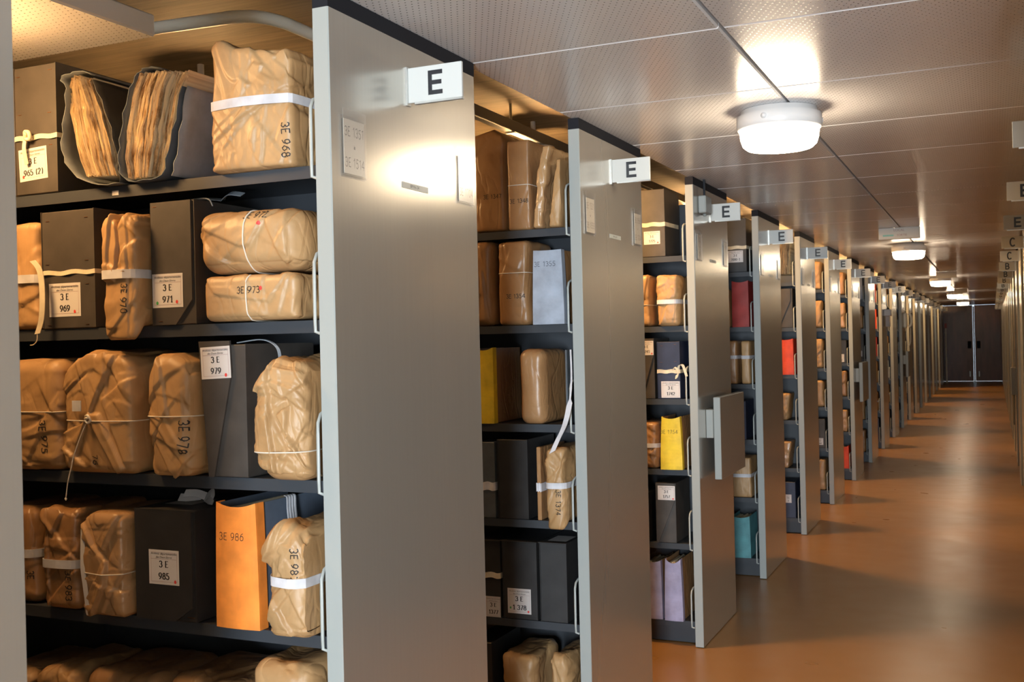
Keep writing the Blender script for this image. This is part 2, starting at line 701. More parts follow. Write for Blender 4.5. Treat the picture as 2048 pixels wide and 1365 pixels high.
def lattice(nx, ny, nz):
    k = (nx, ny, nz)
    if k in _topo:
        return _topo[k]
    idx, pts, fs = {}, [], []

    def vid(i, j, l):
        q = (i, j, l)
        if q not in idx:
            idx[q] = len(pts)
            pts.append((2 * i / nx - 1, 2 * j / ny - 1, 2 * l / nz - 1))
        return idx[q]
    for i in range(nx):
        for l in range(nz):
            fs.append((vid(i, 0, l), vid(i + 1, 0, l), vid(i + 1, 0, l + 1), vid(i, 0, l + 1)))
            fs.append((vid(i, ny, l + 1), vid(i + 1, ny, l + 1), vid(i + 1, ny, l), vid(i, ny, l)))
    for j in range(ny):
        for l in range(nz):
            fs.append((vid(0, j, l + 1), vid(0, j + 1, l + 1), vid(0, j + 1, l), vid(0, j, l)))
            fs.append((vid(nx, j, l), vid(nx, j + 1, l), vid(nx, j + 1, l + 1), vid(nx, j, l + 1)))
    for i in range(nx):
        for j in range(ny):
            fs.append((vid(i, j + 1, 0), vid(i + 1, j + 1, 0), vid(i + 1, j, 0), vid(i, j, 0)))
            fs.append((vid(i, j, nz), vid(i + 1, j, nz), vid(i + 1, j + 1, nz), vid(i, j + 1, nz)))
    _topo[k] = (np.array(pts), fs)
    return _topo[k]


def rounded(w, d, h, r, n=(34, 16, 44)):
    """rounded box centred on x, y in [0, d], z in [0, h]; returns points, normals, faces, unit coordinates"""
    U, fs = lattice(*n)
    half = np.array([w / 2, d / 2, h / 2])
    r = min(r, half.min() * 0.98)
    Q = U * half
    inner = np.clip(Q, -(half - r), half - r)
    v = Q - inner
    ln = np.linalg.norm(v, axis=1, keepdims=True)
    nrm = v / np.maximum(ln, 1e-9)
    flat = ln[:, 0] < 1e-9
    if flat.any():
        ax = np.argmax(np.abs(U[flat]), axis=1)
        e = np.zeros((flat.sum(), 3))
        e[np.arange(flat.sum()), ax] = np.sign(U[flat][np.arange(flat.sum()), ax])
        nrm[flat] = e
    P = inner + nrm * r
    P[:, 1] += d / 2
    P[:, 2] += h / 2
    return P, nrm, fs, U


def vnoise(X, rng, cell):
    """smooth noise of unit size"""
    n = 14
    out = np.zeros(len(X))
    for _ in range(n):
        k = rng.normal(size=3)
        k = k / np.linalg.norm(k) * rng.uniform(0.6, 1.6) * 2 * math.pi / cell
        out += np.sin(X @ k + rng.uniform(0, 6.28))
    return out / math.sqrt(n / 2)


def creases(P, rng, cell, amp, stretch=2.6, mask=None):
    """flat facets that meet along sharp folds, as in handled wrapping paper"""
    q, _ = np.linalg.qr(rng.normal(size=(3, 3)))
    A = q @ np.diag([1.0 / stretch, 1.0, 1.2]) @ q.T
    X = (P + 0.25 * cell * np.stack([vnoise(P, rng, cell * 3) for _ in range(3)], 1)) @ A
    ext = X.max(0) - X.min(0) + 0.02
    area = 2 * (ext[0] * ext[1] + ext[1] * ext[2] + ext[0] * ext[2])
    K = int(max(10, min(260, area / (cell * cell))))
    C = X[rng.choice(len(X), K, replace=False)] + rng.normal(size=(K, 3)) * cell * 0.2
    dist = np.sqrt(((X[:, None, :] - C[None, :, :]) ** 2).sum(2))
    o = np.argpartition(dist, 2, axis=1)[:, :3]
    dd = np.take_along_axis(dist, o, 1)
    s = np.argsort(dd, axis=1)
    o = np.take_along_axis(o, s, 1)
    dd = np.take_along_axis(dd, s, 1)
    e = dd[:, 1] - dd[:, 0]
    T = rng.normal(size=(K, 3)) * 0.9
    off = rng.uniform(-0.35, 0.35, K)

    def val(k):
        return ((X - C[k]) * T[k]).sum(1) / cell * 0.8 + off[k]
    wgt = 0.5 * np.clip(1 - e / (cell * 0.07), 0, 1)
    f = val(o[:, 0]) * (1 - wgt) + val(o[:, 1]) * wgt
    pair = (o[:, 0] * o[:, 1]) % 4
    sign = np.where(pair == 0, 0.9, np.where(pair == 1, -0.9, 0.1))
    g = np.clip(1 - e / (cell * 0.11), 0, 1) * sign
    m_ = np.clip(0.75 + 0.45 * vnoise(P, rng, 0.22), 0.25, 1.3)
    return amp * (0.85 * f + 0.10 * g) * m_


def folds(P, NR, rng, count, amp):
    """straight folds: a sharp step along a line that fades away on both sides"""
    out = np.zeros(len(P))
    front = P[P[:, 1] < np.median(P[:, 1])]
    for _ in range(count):
        c0 = front[rng.integers(len(front))]
        ang = rng.choice([0.7, -0.7, 1.1, -1.1, 0.3, -0.3]) + rng.normal() * 0.25
        n = np.array([math.cos(ang), rng.normal() * 0.25, math.sin(ang)])
        n /= np.linalg.norm(n)
        q = P - c0
        d = q @ n
        along = np.linalg.norm(q - d[:, None] * n, axis=1)
        ln = rng.uniform(0.07, 0.19)
        msk = np.clip(1.25 - along / ln, 0, 1)
        fade = rng.uniform(0.03, 0.08)
        s = rng.choice([-1.0, 1.0])
        out += s * amp * rng.uniform(0.5, 1.2) * np.clip(d / 0.0025, -1, 1) * np.exp(-np.abs(d) / fade) * msk
    return out


def poly_sd(px, pz, poly):
    """signed distance (inside positive) to a polygon, arrays"""
    d = np.full(px.shape, 1e9)
    ins = np.zeros(px.shape, bool)
    n = len(poly)
    for i in range(n):
        (ax, az), (bx, bz) = poly[i], poly[(i + 1) % n]
        ex, ez = bx - ax, bz - az
        t = np.clip(((px - ax) * ex + (pz - az) * ez) / (ex * ex + ez * ez + 1e-12), 0, 1)
        d = np.minimum(d, np.hypot(px - ax - t * ex, pz - az - t * ez))
        c = ((az > pz) != (bz > pz)) & (px < ex * (pz - az) / (ez + 1e-12) + ax)
        ins ^= c
    return np.where(ins, d, -d)


def np_mesh(name, P, fs, mat, parent, smooth=True):
    me = bpy.data.meshes.new(name)
    b = np.array(parent['_o'])
    me.from_pydata((P - b).tolist(), [], fs)
    me.materials.append(mat)
    me.polygons.foreach_set('use_smooth', [smooth] * len(fs))
    me.update()
    ob = bpy.data.objects.new(name, me)
    COL.objects.link(ob)
    ob.parent = parent
    return ob


def hull2(pts):
    pts = sorted(set((round(a, 6), round(b, 6)) for a, b in pts))
    def half(ps):
        o = []
        for p in ps:
            while len(o) >= 2 and (o[-1][0] - o[-2][0]) * (p[1] - o[-2][1]) - (o[-1][1] - o[-2][1]) * (p[0] - o[-2][0]) <= 0:
                o.pop()
            o.append(p)
        return o
    lo, up = half(pts), half(pts[::-1])
    return lo[:-1] + up[:-1]


def loop_around(P, fs, centre, axis, pos, width, slope=0.0, off=0.0012):
    """closed taut loop of points round a body in the plane axis=pos"""
    bvh = BVHTree.FromPolygons(P.tolist(), fs)
    c = Vector(centre)
    hits = []
    for dz in ((-width / 2, 0, width / 2) if width > 0 else (0,)):
        for k in range(96):
            a = 2 * PI * k / 96
            if axis == 'z':
                d_ = Vector((math.cos(a), math.sin(a), 0))
                o_ = Vector((c.x, c.y, pos + dz)) + d_ * 0.6
                o_.z += slope * (o_.x - c.x) * 0.0
            else:
                d_ = Vector((0, math.cos(a), math.sin(a)))
                o_ = Vector((pos + dz, c.y, c.z)) + d_ * 0.6
            h, nn, i_, t_ = bvh.ray_cast(o_, -d_)
            if h is not None:
                hits.append((h.x, h.y) if axis == 'z' else (h.y, h.z))
    if len(hits) < 6:
        return []
    H = hull2(hits)
    out = []
    n = len(H)
    for i in range(n):
        a, b = H[i], H[(i + 1) % n]
        ln = math.hypot(b[0] - a[0], b[1] - a[1])
        m_ = max(1, int(ln / 0.012))
        for j in range(m_):
            t = j / m_
            u, v = a[0] + (b[0] - a[0]) * t, a[1] + (b[1] - a[1]) * t
            cu, cv = (c.x, c.y) if axis == 'z' else (c.y, c.z)
            rr = math.hypot(u - cu, v - cv)
            u += (u - cu) / rr * off
            v += (v - cv) / rr * off
            if axis == 'z':
                out.append(Vector((u, v, pos + slope * (u - c.x))))
            else:
                out.append(Vector((pos + slope * (v - c.z), u, v)))
    return out


def strap_mesh(loop, w, axis='z', th=0.0009):
    mb = MB()
    loop = loop + [loop[0]]
    wv = Vector((0, 0, w / 2)) if axis == 'z' else Vector((w / 2, 0, 0))
    mb.ribbon(loop, wv, th)
    return mb


def write_on(bvh, quads, anchor, ux, uz, lift=0.0012):
    """lettering laid on a crumpled front: every corner is dropped on the paper along +Y"""
    mb = MB()
    a = Vector(anchor)
    ux, uz = Vector(ux), Vector(uz)
    for k, q in enumerate(quads):
        vs = []
        for u, v in q:
            p = a + ux * u + uz * v
            h = bvh.ray_cast(Vector((p.x, p.y - 0.25, p.z)), Vector((0, 1, 0)))[0]
            if h is None:
                vs = None
                break
            vs.append((h.x, h.y - lift - 0.00002 * (k % 5), h.z))
        if vs:
            mb.add(vs, [(0, 1, 2, 3)])
    return mb


HAND = [0]


def parcel(label, x0, z0, x1, z1, Yf, depth=0.24, mat='kraft', seed=1, r=0.022, crumple=1.0, cell=0.055, n=(34, 16, 44),
           top=None, lean=0.0, bulge=0.006, flaps=(), strap=None, strap2=None, string=None, xstring=None, text=None,
           tsize=0.030, tpos=(0.7, 0.5), trot=True, droop=0.0, pinch=0.0, dots=(), group=None, name='kraft_parcel', hem=None,
           strap_mat='strap', thin=0.0016, tink='ink', yaw=0.0, shear_top=0.0):
    """a wrapped bundle of registers: front face from (x0,z0) to (x1,z1) at the depth Yf"""
    x0, x1 = x0 + 0.003, x1 - 0.003
    lip = max([y for y in YN if y < Yf + 0.2] or [0]) + 0.020 - Yf - 0.017
    w, h = x1 - x0, z1 - z0
    rng = np.random.default_rng(seed)
    T = thing(name, label, 'parcel', ((x0 + x1) / 2, Yf + depth / 2, z0), group)
    if n[0] >= 40:
        n = (int(n[0] * 1.3), int(n[1] * 1.15), int(n[2] * 1.3))
    P, NR, fs, U = rounded(w, depth, h, r, n)
    u, zz = U[:, 0], (U[:, 2] + 1) / 2
    front = np.clip(-NR[:, 1], 0, 1)
    disp = creases(P, rng, cell * 1.4, 0.0044 * crumple, 3.0) + creases(P, rng, cell * 0.6, 0.0011 * crumple, 3.0) + 0.0010 * crumple * vnoise(P, rng, 0.16)
    disp += folds(P, NR, rng, int(3 + 5 * crumple), 0.0027 * min(crumple, 1.4))
    disp += bulge * (1 - u ** 2) * (1 - U[:, 2] ** 2) * np.abs(NR[:, 1])
    low = np.clip(P[:, 2] / 0.02, 0, 1)         # the underside stays flat on the shelf
    disp *= np.where(NR[:, 2] < -0.5, 0.0, 1.0) * low
    for poly, hgt in flaps:
        pl = [(a * w / 2, b * h) for a, b in poly]
        sd = poly_sd(P[:, 0], P[:, 2], pl)
        disp += 1.5 * hgt * np.clip(sd / 0.0045 + 0.5, 0, 1) * np.clip(front * 1.5, 0, 1) * (0.35 + 0.65 * np.exp(-np.clip(sd, 0, 1) / 0.05))
    P = P + NR * disp[:, None]
    P[:, 2] = np.maximum(P[:, 2], 0.0)
    if pinch:                                   # waist where the strap pulls
        g = np.exp(-((P[:, 2] - (strap or string or 0.5) * h) / 0.035) ** 2)
        P[:, 0] *= 1 - pinch * g
        P[:, 1] += front * g * pinch * 0.06
    if top:                                     # narrower or wider towards the top / bottom
        k = top[0] * zz ** top[1]
        P[:, 0] *= 1 - k
        P[:, 1] += k * 0.5 * depth * (zz > 0) * np.clip(front, 0, 1) * 0.4
    if hem:                                     # uneven top outline: list of (u, dz)
        us, ds = zip(*hem)
        P[:, 2] += np.interp(u, us, ds) * zz ** 2
    P[:, 0] += lean * P[:, 2] + shear_top * zz ** 2
    if droop:
        k = np.clip((lip - P[:, 1]) / 0.03, 0, 1.4)
        P[:, 2] -= droop * k * (1 - zz) ** 3
    if yaw:
        c_, s_ = math.cos(yaw), math.sin(yaw)
        P[:, 0], P[:, 1] = P[:, 0] * c_ - P[:, 1] * s_, P[:, 0] * s_ + P[:, 1] * c_
    P += np.array([(x0 + x1) / 2, Yf, z0])
    P[:, 0] = np.minimum(P[:, 0], XP - 0.04 - 0.029)          # clear of the wire stop
    np_mesh('wrapping', P, fs, M[mat], T)
    c = ((x0 + x1) / 2 + lean * h * 0.5, Yf + depth / 2, z0 + h / 2)
    for s_ in (strap, strap2):
        if s_ is not None:
            lp = loop_around(P, fs, c, 'z', z0 + s_ * h, 0.02)
            if lp:
                strap_mesh(lp, 0.021 if isinstance(strap, float) else 0.02).build('strap', M[strap_mat], T)
    if string is not None:
        lp = loop_around(P, fs, c, 'z', z0 + string * h, 0, 0.0, 0.001)
        if lp:
            MB().tube(lp, thin, 6, closed=True).build('string', M['string'], T)
    if xstring is not None:
        lp = loop_around(P, fs, c, 'x', x0 + xstring * w, 0, 0.0, 0.001)
        if lp:
            MB().tube(lp, thin, 6, closed=True).build('string', M['string'], T)
    bvh = None
    if text or dots:
        bvh = BVHTree.FromPolygons(P.tolist(), fs)
    if text:
        HAND[0] += 1
        q, tw = strokes(text, tsize, tsize * 0.115, None, 0.04, HAND[0])
        tx, tz = x0 + tpos[0] * w, z0 + tpos[1] * h
        if trot:        # reads downwards
            mb = write_on(bvh, q, (tx, Yf, tz + tw / 2), (0, 0, -1), (1, 0, 0))
        else:
            mb = write_on(bvh, q, (tx - tw / 2, Yf, tz), (1, 0, 0), (0, 0, 1))
        if mb.v:
            mb.build('handwritten_number', M[tink], T)
    for (du, dv, dm) in dots:
        q = [[(0.004 * math.cos(a), 0.005 * math.sin(a)) for a in (k, k + 0.7, k + 1.4)] + [(0, 0)] for k in (0, 1.4, 2.8, 4.2)]
        q.append([(0.004 * math.cos(a), 0.005 * math.sin(a)) for a in (5.4, 5.8, 6.28)] + [(0, 0)])
        mb = write_on(bvh, q, (x0 + du * w, Yf, z0 + dv * h), (1, 0, 0), (0, 0, 1), 0.0016)
        if mb.v:
            mb.build('dot_sticker', M[dm], T)
    T['_bvhdata'] = 0
    return T, P, fs


# ------------------------------------------------------------------ archive boxes
def label_card(T, xc, zc, w, h, Yf, lines, dots=(), up=(0, 0, 1), normal=(0, -1, 0), tilt=0.0, header=True):
    """printed card on the front of a box"""
    ux = Vector((math.cos(tilt), 0, math.sin(tilt)))
    uz = Vector((-math.sin(tilt), 0, math.cos(tilt)))
    o = Vector((xc, Yf, zc))

    def rect(mb, a0, a1, b0, b1, y, mi=0):
        mb.add([o + ux * a + uz * b + Vector((0, y, 0)) for a, b in ((a0, b0), (a1, b0), (a1, b1), (a0, b1))], [(0, 1, 2, 3)], mi)
    mb = MB()
    rect(mb, -w / 2, w / 2, -h / 2, h / 2, -0.0009)
    for a0, a1, b0, b1 in ((-w / 2, w / 2, -h / 2, -h / 2), (-w / 2, w / 2, h / 2, h / 2)):
        mb.add([o + ux * a0 + uz * b0 + Vector((0, -0.0009, 0)), o + ux * a1 + uz * b0 + Vector((0, -0.0009, 0)),
                o + ux * a1 + uz * b0 + Vector((0, 0.0002, 0)), o + ux * a0 + uz * b0 + Vector((0, 0.0002, 0))], [(0, 1, 2, 3)])
    card = sub(mb.build('label_card', M['white'], T))
    mb = MB()
    e, t_ = 0.07 * w, 0.0007
    for a0, a1, b0, b1 in ((-w / 2 + e, w / 2 - e, h / 2 - e, h / 2 - e + t_), (-w / 2 + e, w / 2 - e, -h / 2 + e, -h / 2 + e + t_),
                           (-w / 2 + e, -w / 2 + e + t_, -h / 2 + e, h / 2 - e), (w / 2 - e, w / 2 - e + t_, -h / 2 + e, h / 2 - e)):
        rect(mb, a0, a1, b0, b1, -0.0012)
    if header:
        rect(mb, -w / 2 + e, w / 2 - e, h * 0.235, h * 0.235 + t_, -0.0012)
    mb.build('printed_border', M['frame_ink'], card)
    mb = MB()
    if header:
        put_font(mb, 'Archives départementales', w * 0.082, o + uz * h * 0.365 + Vector((0, -0.0013, 0)), ux, uz, 0.3)
        put_font(mb, 'des Deux-Sèvres', w * 0.078, o + uz * h * 0.265 + Vector((0, -0.0013, 0)), ux, uz, 0.3)
    hh = h * 0.185
    for k, ln in enumerate(lines):
        q, tw = strokes(ln, hh, hh * 0.085, hh * 0.21, 0, 1, True, 0.01, 0.14)
        if tw > w * 0.86:
            q = [[(a * w * 0.86 / tw, b) for a, b in qq] for qq in q]
            tw = w * 0.86
        put_strokes(mb, q, o + ux * (-tw / 2) + uz * (h * (0.0 if k == 0 else -0.345)) + Vector((0, -0.0013, 0)), ux, uz)
    mb.build('printed_number', M['ink'], card)
    for a, b, dm in dots:
        mb = MB()
        pts = [o + ux * (a * w + 0.0035 * math.cos(k * PI / 6)) + uz * (b * h + 0.0042 * math.sin(k * PI / 6)) + Vector((0, -0.0014, 0)) for k in range(12)]
        mb.add(pts, [tuple(range(12))])
        mb.build('dot_sticker', M[dm], card)
    return card


def archive_box(label, x0, z0, x1, z1, Yf, depth=0.26, mat='black', card=None, flap=None, staples=(), tie=None, lean=0.0, top_card=None, group=None,
                name='archive_box', seam=True, lid=False, cat='archive box'):
    sh_ = max(0.0, x1 - (XP - 0.04 - 0.030))
    x0, x1 = x0 - sh_, x1 - sh_
    T = thing(name, label, cat, ((x0 + x1) / 2, Yf + depth / 2, z0), group)
    mb = MB()
    mb.box(x0, x1, Yf, Yf + depth, z0, z1, 0, 0.0022)
    fix_normals(mb.build('box_body', M[mat], T))
    if seam:                 # the sleeve edge of the folded board
        for e0, e1 in ((x0 - 0.0006, x0 + 0.0014), (x1 - 0.0014, x1 + 0.0006)):
            MB().box(e0, e1, Yf - 0.0016, Yf + depth * 0.98, z0 + 0.002, z1 + 0.001).build('board_edge', M[mat], T)
    yc = Yf
    if flap:                 # front flap, polygon in unit coordinates
        f = MB()
        pl = [(x0 + a * (x1 - x0), z0 + b * (z1 - z0)) for a, b in flap]
        n_ = len(pl)
        th = 0.0055
        f.add([(a, Yf - th, b) for a, b in pl] + [(a, Yf - 0.0001, b) for a, b in pl],
              [tuple(range(n_)), tuple(range(n_, 2 * n_))[::-1]] + [(i, (i + 1) % n_, n_ + (i + 1) % n_, n_ + i) for i in range(n_)])
        fix_normals(f.build('closing_flap', M[mat], T))
        yc = Yf - th
    if lid:
        f = MB()
        f.box(x0 - 0.002, x1 + 0.003, Yf - 0.006, Yf + depth, z1, z1 + 0.003)
        f.build('lid', M[mat], T)
    if card:
        cx, cz, w, h, lines, dots = card[:6]
        label_card(T, cx, cz, w, h, yc, lines, dots, tilt=card[6] if len(card) > 6 else 0)
    for (a, b) in staples:
        s = MB()
        sx, sz = x0 + a * (x1 - x0), z0 + b * (z1 - z0)
        s.box(sx - 0.0055, sx + 0.0055, yc - 0.0012, yc, sz - 0.0005, sz + 0.0005)
        s.build('staple', M['copper'], T)
    if tie:
        tz, w, rm = tie
        s = MB()
        zt = z0 + tz * (z1 - z0)
        n_ = 14
        pts = [(x0 - 0.0015 + (x1 - x0 + 0.003) * k / n_, yc - 0.002 - 0.002 * math.sin(k * 1.1), zt + 0.002 * math.sin(k * 0.9)) for k in range(n_ + 1)]
        pts += [(x1 + 0.0022, Yf + 0.02, zt), (x1 + 0.0022, Yf + depth * 0.9, zt + 0.004)]
        s.ribbon(pts, Vector((0, 0, w / 2)), 0.0007)
        s.build('tie_ribbon', M[rm], T)
    if top_card:
        s = MB()
        a0, a1, b0, b1 = top_card
        s.add([(x0 + a0 * (x1 - x0), Yf + b0 * depth, z1 + 0.0042), (x0 + a1 * (x1 - x0), Yf + b0 * depth, z1 + 0.0042),
               (x0 + a1 * (x1 - x0), Yf + b1 * depth, z1 + 0.0042), (x0 + a0 * (x1 - x0), Yf + b1 * depth, z1 + 0.0042)], [(0, 1, 2, 3)])
        s.build('label_card', M['white'], T)
    return T


# ------------------------------------------------------------------ card folders holding loose papers
def folder(label, x0, z0, x1, z1, Yf, depth=0.24, spine='orange', side='slate', taper=0.1, text=None, tpos=(0.5, 0.8), tsize=0.02, group=None,
           papers=True, name='card_folder', lean=0.0, scoop=0.01):
    T = thing(name, label, 'folder', ((x0 + x1) / 2, Yf + depth / 2, z0), group)
    w, h, cx = x1 - x0, z1 - z0, (x0 + x1) / 2
    nz, nx = 14, 10

    def half(k):
        return w / 2 * (1 - taper * (k / nz) ** 1.6)
    # spine: front sheet that turns the two corners
    mb = MB()
    vs, fs = [], []
    row = nx + 5
    for k in range(nz + 1):
        z = z0 + h * k / nz
        hw = half(k)
        pr = [(-hw, 0.030), (-hw, 0.004)] + [(-hw + 2 * hw * i / nx, -0.0035 * math.sin(PI * i / nx) * (1 + 0.5 * math.sin(k))) for i in range(nx + 1)] + [(hw, 0.004), (hw, 0.030)]
        for j, (a, b) in enumerate(pr):
            zz = z
            if k == nz:
                zz -= scoop * (1 - (a / hw) ** 2)
            vs.append((cx + a + lean * (z - z0), Yf + b, zz))
    for k in range(nz):
        for j in range(row - 1):
            a = k * row + j
            fs.append((a, a + 1, a + 1 + row, a + row))
    mb.add(vs, fs, 0, False)
    sp = mb.build('spine', M[spine], T)
    md = sp.modifiers.new('thickness', 'SOLIDIFY')
    md.thickness = 0.0012
    md.offset = 1
    # covers on both sides
    for s in (-1, 1):
        mb = MB()
        vs = []
        for k in range(nz + 1):
            z = z0 + 0.002 + (h * 0.985) * k / nz
            hw = half(k) - 0.0022
            for y in (0.012, depth):
                vs.append((cx + s * hw + lean * (z - z0), Yf + y, z))
        mb.add(vs, [(2 * k, 2 * k + 1, 2 * k + 3, 2 * k + 2) for k in range(nz)])
        c = mb.build('cover', M[side], T)
        md = c.modifiers.new('thickness', 'SOLIDIFY')
        md.thickness = 0.0016
        md.offset = 0
    if papers:
        mb = MB()
        vs, fs = [], []
        m_ = 9
        hw = half(nz) - 0.005
        hb = half(0) - 0.005
        rnd = random.Random(int(x0 * 1e4))
        for i in range(m_):
            a0, a1 = -1 + 2 * i / m_, -1 + 2 * (i + 0.8) / m_
            zt = z0 + h * (0.93 + rnd.uniform(-0.04, 0.01))
            o = len(vs)
            for y in (0.014 + rnd.uniform(0, 0.006), depth - 0.01):
                vs += [(cx + a0 * hb, Yf + y, z0 + 0.003), (cx + a1 * hb, Yf + y, z0 + 0.003), (cx + a1 * hw + lean * h, Yf + y, zt), (cx + a0 * hw + lean * h, Yf + y, zt)]
            fs += [(o, o + 1, o + 2, o + 3), (o + 7, o + 6, o + 5, o + 4), (o + 3, o + 2, o + 6, o + 7), (o, o + 3, o + 7, o + 4), (o + 1, o + 5, o + 6, o + 2)]
        mb.add(vs, fs)
        mb.build('papers', M['papers'], T)
    if text:
        HAND[0] += 1
        q, tw = strokes(text, tsize, tsize * 0.08, None, 0.03, HAND[0])
        mb = MB()
        bm_ = BVHTree.FromPolygons([tuple(v) for v in mb.v] or [tuple(v.co + Vector(T['_o'])) for v in sp.data.vertices], [tuple(p.vertices) for p in sp.data.polygons])
        mb = write_on(bm_, q, (x0 + tpos[0] * w - tw / 2, Yf, z0 + tpos[1] * h), (1, 0, 0), (0, 0, 1), 0.0016)
        if mb.v:
            mb.build('handwritten_number', M['ink'], T)
    return T


# ------------------------------------------------------------------ open bundle of old leaves in a bent cover
def leaf_block(T, pts_l, pts_r, Yf, depth, seed=1, amp=0.006, name='paper_leaves'):
    """front face between the left and the right outline (lists of (x,z) from bottom to top)"""
    rng = np.random.default_rng(seed)
    nx, nz = 240, 46
    zl = np.array([p[1] for p in pts_l]); xl = np.array([p[0] for p in pts_l])
    zr = np.array([p[1] for p in pts_r]); xr = np.array([p[0] for p in pts_r])
    tt = np.linspace(0, 1, nz + 1)
    XL = np.interp(tt, np.linspace(0, 1, len(xl)), xl); ZL = np.interp(tt, np.linspace(0, 1, len(zl)), zl)
    XR_ = np.interp(tt, np.linspace(0, 1, len(xr)), xr); ZR = np.interp(tt, np.linspace(0, 1, len(zr)), zr)
    s = np.linspace(0, 1, nx + 1)
    prof = rng.normal(size=nx + 40)
    prof2 = rng.normal(size=nx + 40)
    P = np.zeros((nz + 1, nx + 1, 3))
    for k in range(nz + 1):
        ph = 1.2 * math.sin(tt[k] * 2.6 + seed) + 0.35 * math.sin(tt[k] * 9 + seed * 2)
        q = np.interp(np.arange(nx + 1) + ph + 8, np.arange(nx + 40), prof)
        q2 = np.interp((np.arange(nx + 1) + ph) * 0.16 + 8, np.arange(nx + 40), prof2)
        P[k, :, 0] = XL[k] + (XR_[k] - XL[k]) * s
        P[k, :, 2] = ZL[k] + (ZR[k] - ZL[k]) * s
        P[k, :, 1] = Yf + amp * (0.8 * q + 0.6 * q2) + 0.012 * (np.abs(2 * s - 1) ** 3) + rng.normal(size=nx + 1) * amp * 0.03
    jag = rng.normal(size=nx + 1) * 0.0035
    P[-1, :, 2] += jag
    P[0, :, 2] += jag * 0.4
    V = P.reshape(-1, 3)
    fs = []
    W = nx + 1
    for k in range(nz):
        for j in range(nx):
            a = k * W + j
            fs.append((a, a + 1, a + 1 + W, a + W))
    # back copy and rim
    B = V.copy()
    B[:, 1] = Yf + depth
    o = len(V)
    fs2 = [(o + f[3], o + f[2], o + f[1], o + f[0]) for f in fs]
    rim = []
    for j in range(nx):
        rim.append((nz * W + j, nz * W + j + 1, o + nz * W + j + 1, o + nz * W + j))
        rim.append((j + 1, j, o + j, o + j + 1))
    for k in range(nz):
        rim.append((k * W + W, k * W, o + k * W, o + k * W + W)[::-1])
        rim.append((k * W + nx, k * W + W + nx, o + k * W + W + nx, o + k * W + nx)[::-1])
    ob = np_mesh(name, np.vstack([V, B]), fs + fs2 + rim, M['papers'], T, False)
    uv = ob.data.uv_layers.new(name='UVMap')
    vi = np.zeros(len(ob.data.loops), dtype=np.int32)
    ob.data.loops.foreach_get('vertex_index', vi)
    vi = vi % len(V)
    uv.data.foreach_set('uv', np.stack([(vi % W) / nx, (vi // W) / nz + seed], 1).ravel())
    return ob


def bent_sheet(T, prof, y0, y1, mat, name='cover', th=0.002, wave=0.004):
    """sheet with the outline prof (x,z) drawn back from y0 to y1"""
    mb = MB()
    ny = 8
    m_ = len(prof)
    vs = []
    for j in range(ny + 1):
        y = y0 + (y1 - y0) * j / ny
        for i, (a, b) in enumerate(prof):
            vs.append((a + wave * math.sin(i * 1.7 + j * 0.9) * (j / ny), y + (0.004 * math.sin(i * 2.3) if j == 0 else 0), b))
    fs = [(j * m_ + i, j * m_ + i + 1, (j + 1) * m_ + i + 1, (j + 1) * m_ + i) for j in range(ny) for i in range(m_ - 1)]
    mb.add(vs, fs, 0, True)
    o = mb.build(name, M[mat], T)
    md = o.modifiers.new('thickness', 'SOLIDIFY')
    md.thickness = th
    return o


def smooth_line(pts, n=6):
    """Catmull-Rom through 2-D or 3-D points"""
    out = []
    p = [pts[0]] + list(pts) + [pts[-1]]
    for i in range(1, len(p) - 2):
        for k in range(n):
            t = k / n
            out.append(tuple(0.5 * ((2 * p[i][a]) + (-p[i - 1][a] + p[i + 1][a]) * t + (2 * p[i - 1][a] - 5 * p[i][a] + 4 * p[i + 1][a] - p[i + 2][a]) * t * t
                                    + (-p[i - 1][a] + 3 * p[i][a] - 3 * p[i + 1][a] + p[i + 2][a]) * t ** 3) for a in range(len(pts[0]))))
    out.append(tuple(pts[-1]))
    return out

# ================================================================== SHELL
def slab_box(name, x0, x1, y0, y1, z0, z1, mat):
    return structure(MB().box(x0, x1, y0, y1, z0, z1).build(name, mat))


XL_W, XR_W, YB = -5.6, 2.3, -4.7
slab_box('floor', XL_W, XR_W, YB, YEND + 0.2, -0.06, 0.0, M['floor'])
slab_box('ceiling_slab', XL_W, XR_W, YB, YEND + 0.2, HS, HS + 0.1, M['concrete'])
slab_box('wall_left', XL_W - 0.1, XL_W, YB, YEND + 0.2, 0, HS, M['wallpaint'])
slab_box('wall_right', XR_W, XR_W + 0.1, YB, YEND + 0.2, 0, HS, M['wallpaint'])
# back wall with a window
wb = MB()
wx0, wx1, wz0, wz1 = 0.3, 1.3, 0.03, 2.25
wb.box(XL_W, wx0, YB - 0.1, YB, 0, HS)
wb.box(wx1, XR_W, YB - 0.1, YB, 0, HS)
wb.box(wx0, wx1, YB - 0.1, YB, 0, wz0)
wb.box(wx0, wx1, YB - 0.1, YB, wz1, HS)
structure(wb.build('wall_back', M['wallpaint']))
wf = MB()
for a0, a1, b0, b1 in ((wx0, wx0 + .04, wz0, wz1), (wx1 - .04, wx1, wz0, wz1), (wx0 + .04, wx1 - .04, wz0, wz0 + .04), (wx0 + .04, wx1 - .04, wz1 - .04, wz1)):
    wf.box(a0, a1, YB - 0.07, YB - 0.02, b0, b1)
structure(wf.build('window_1', M['edge']))
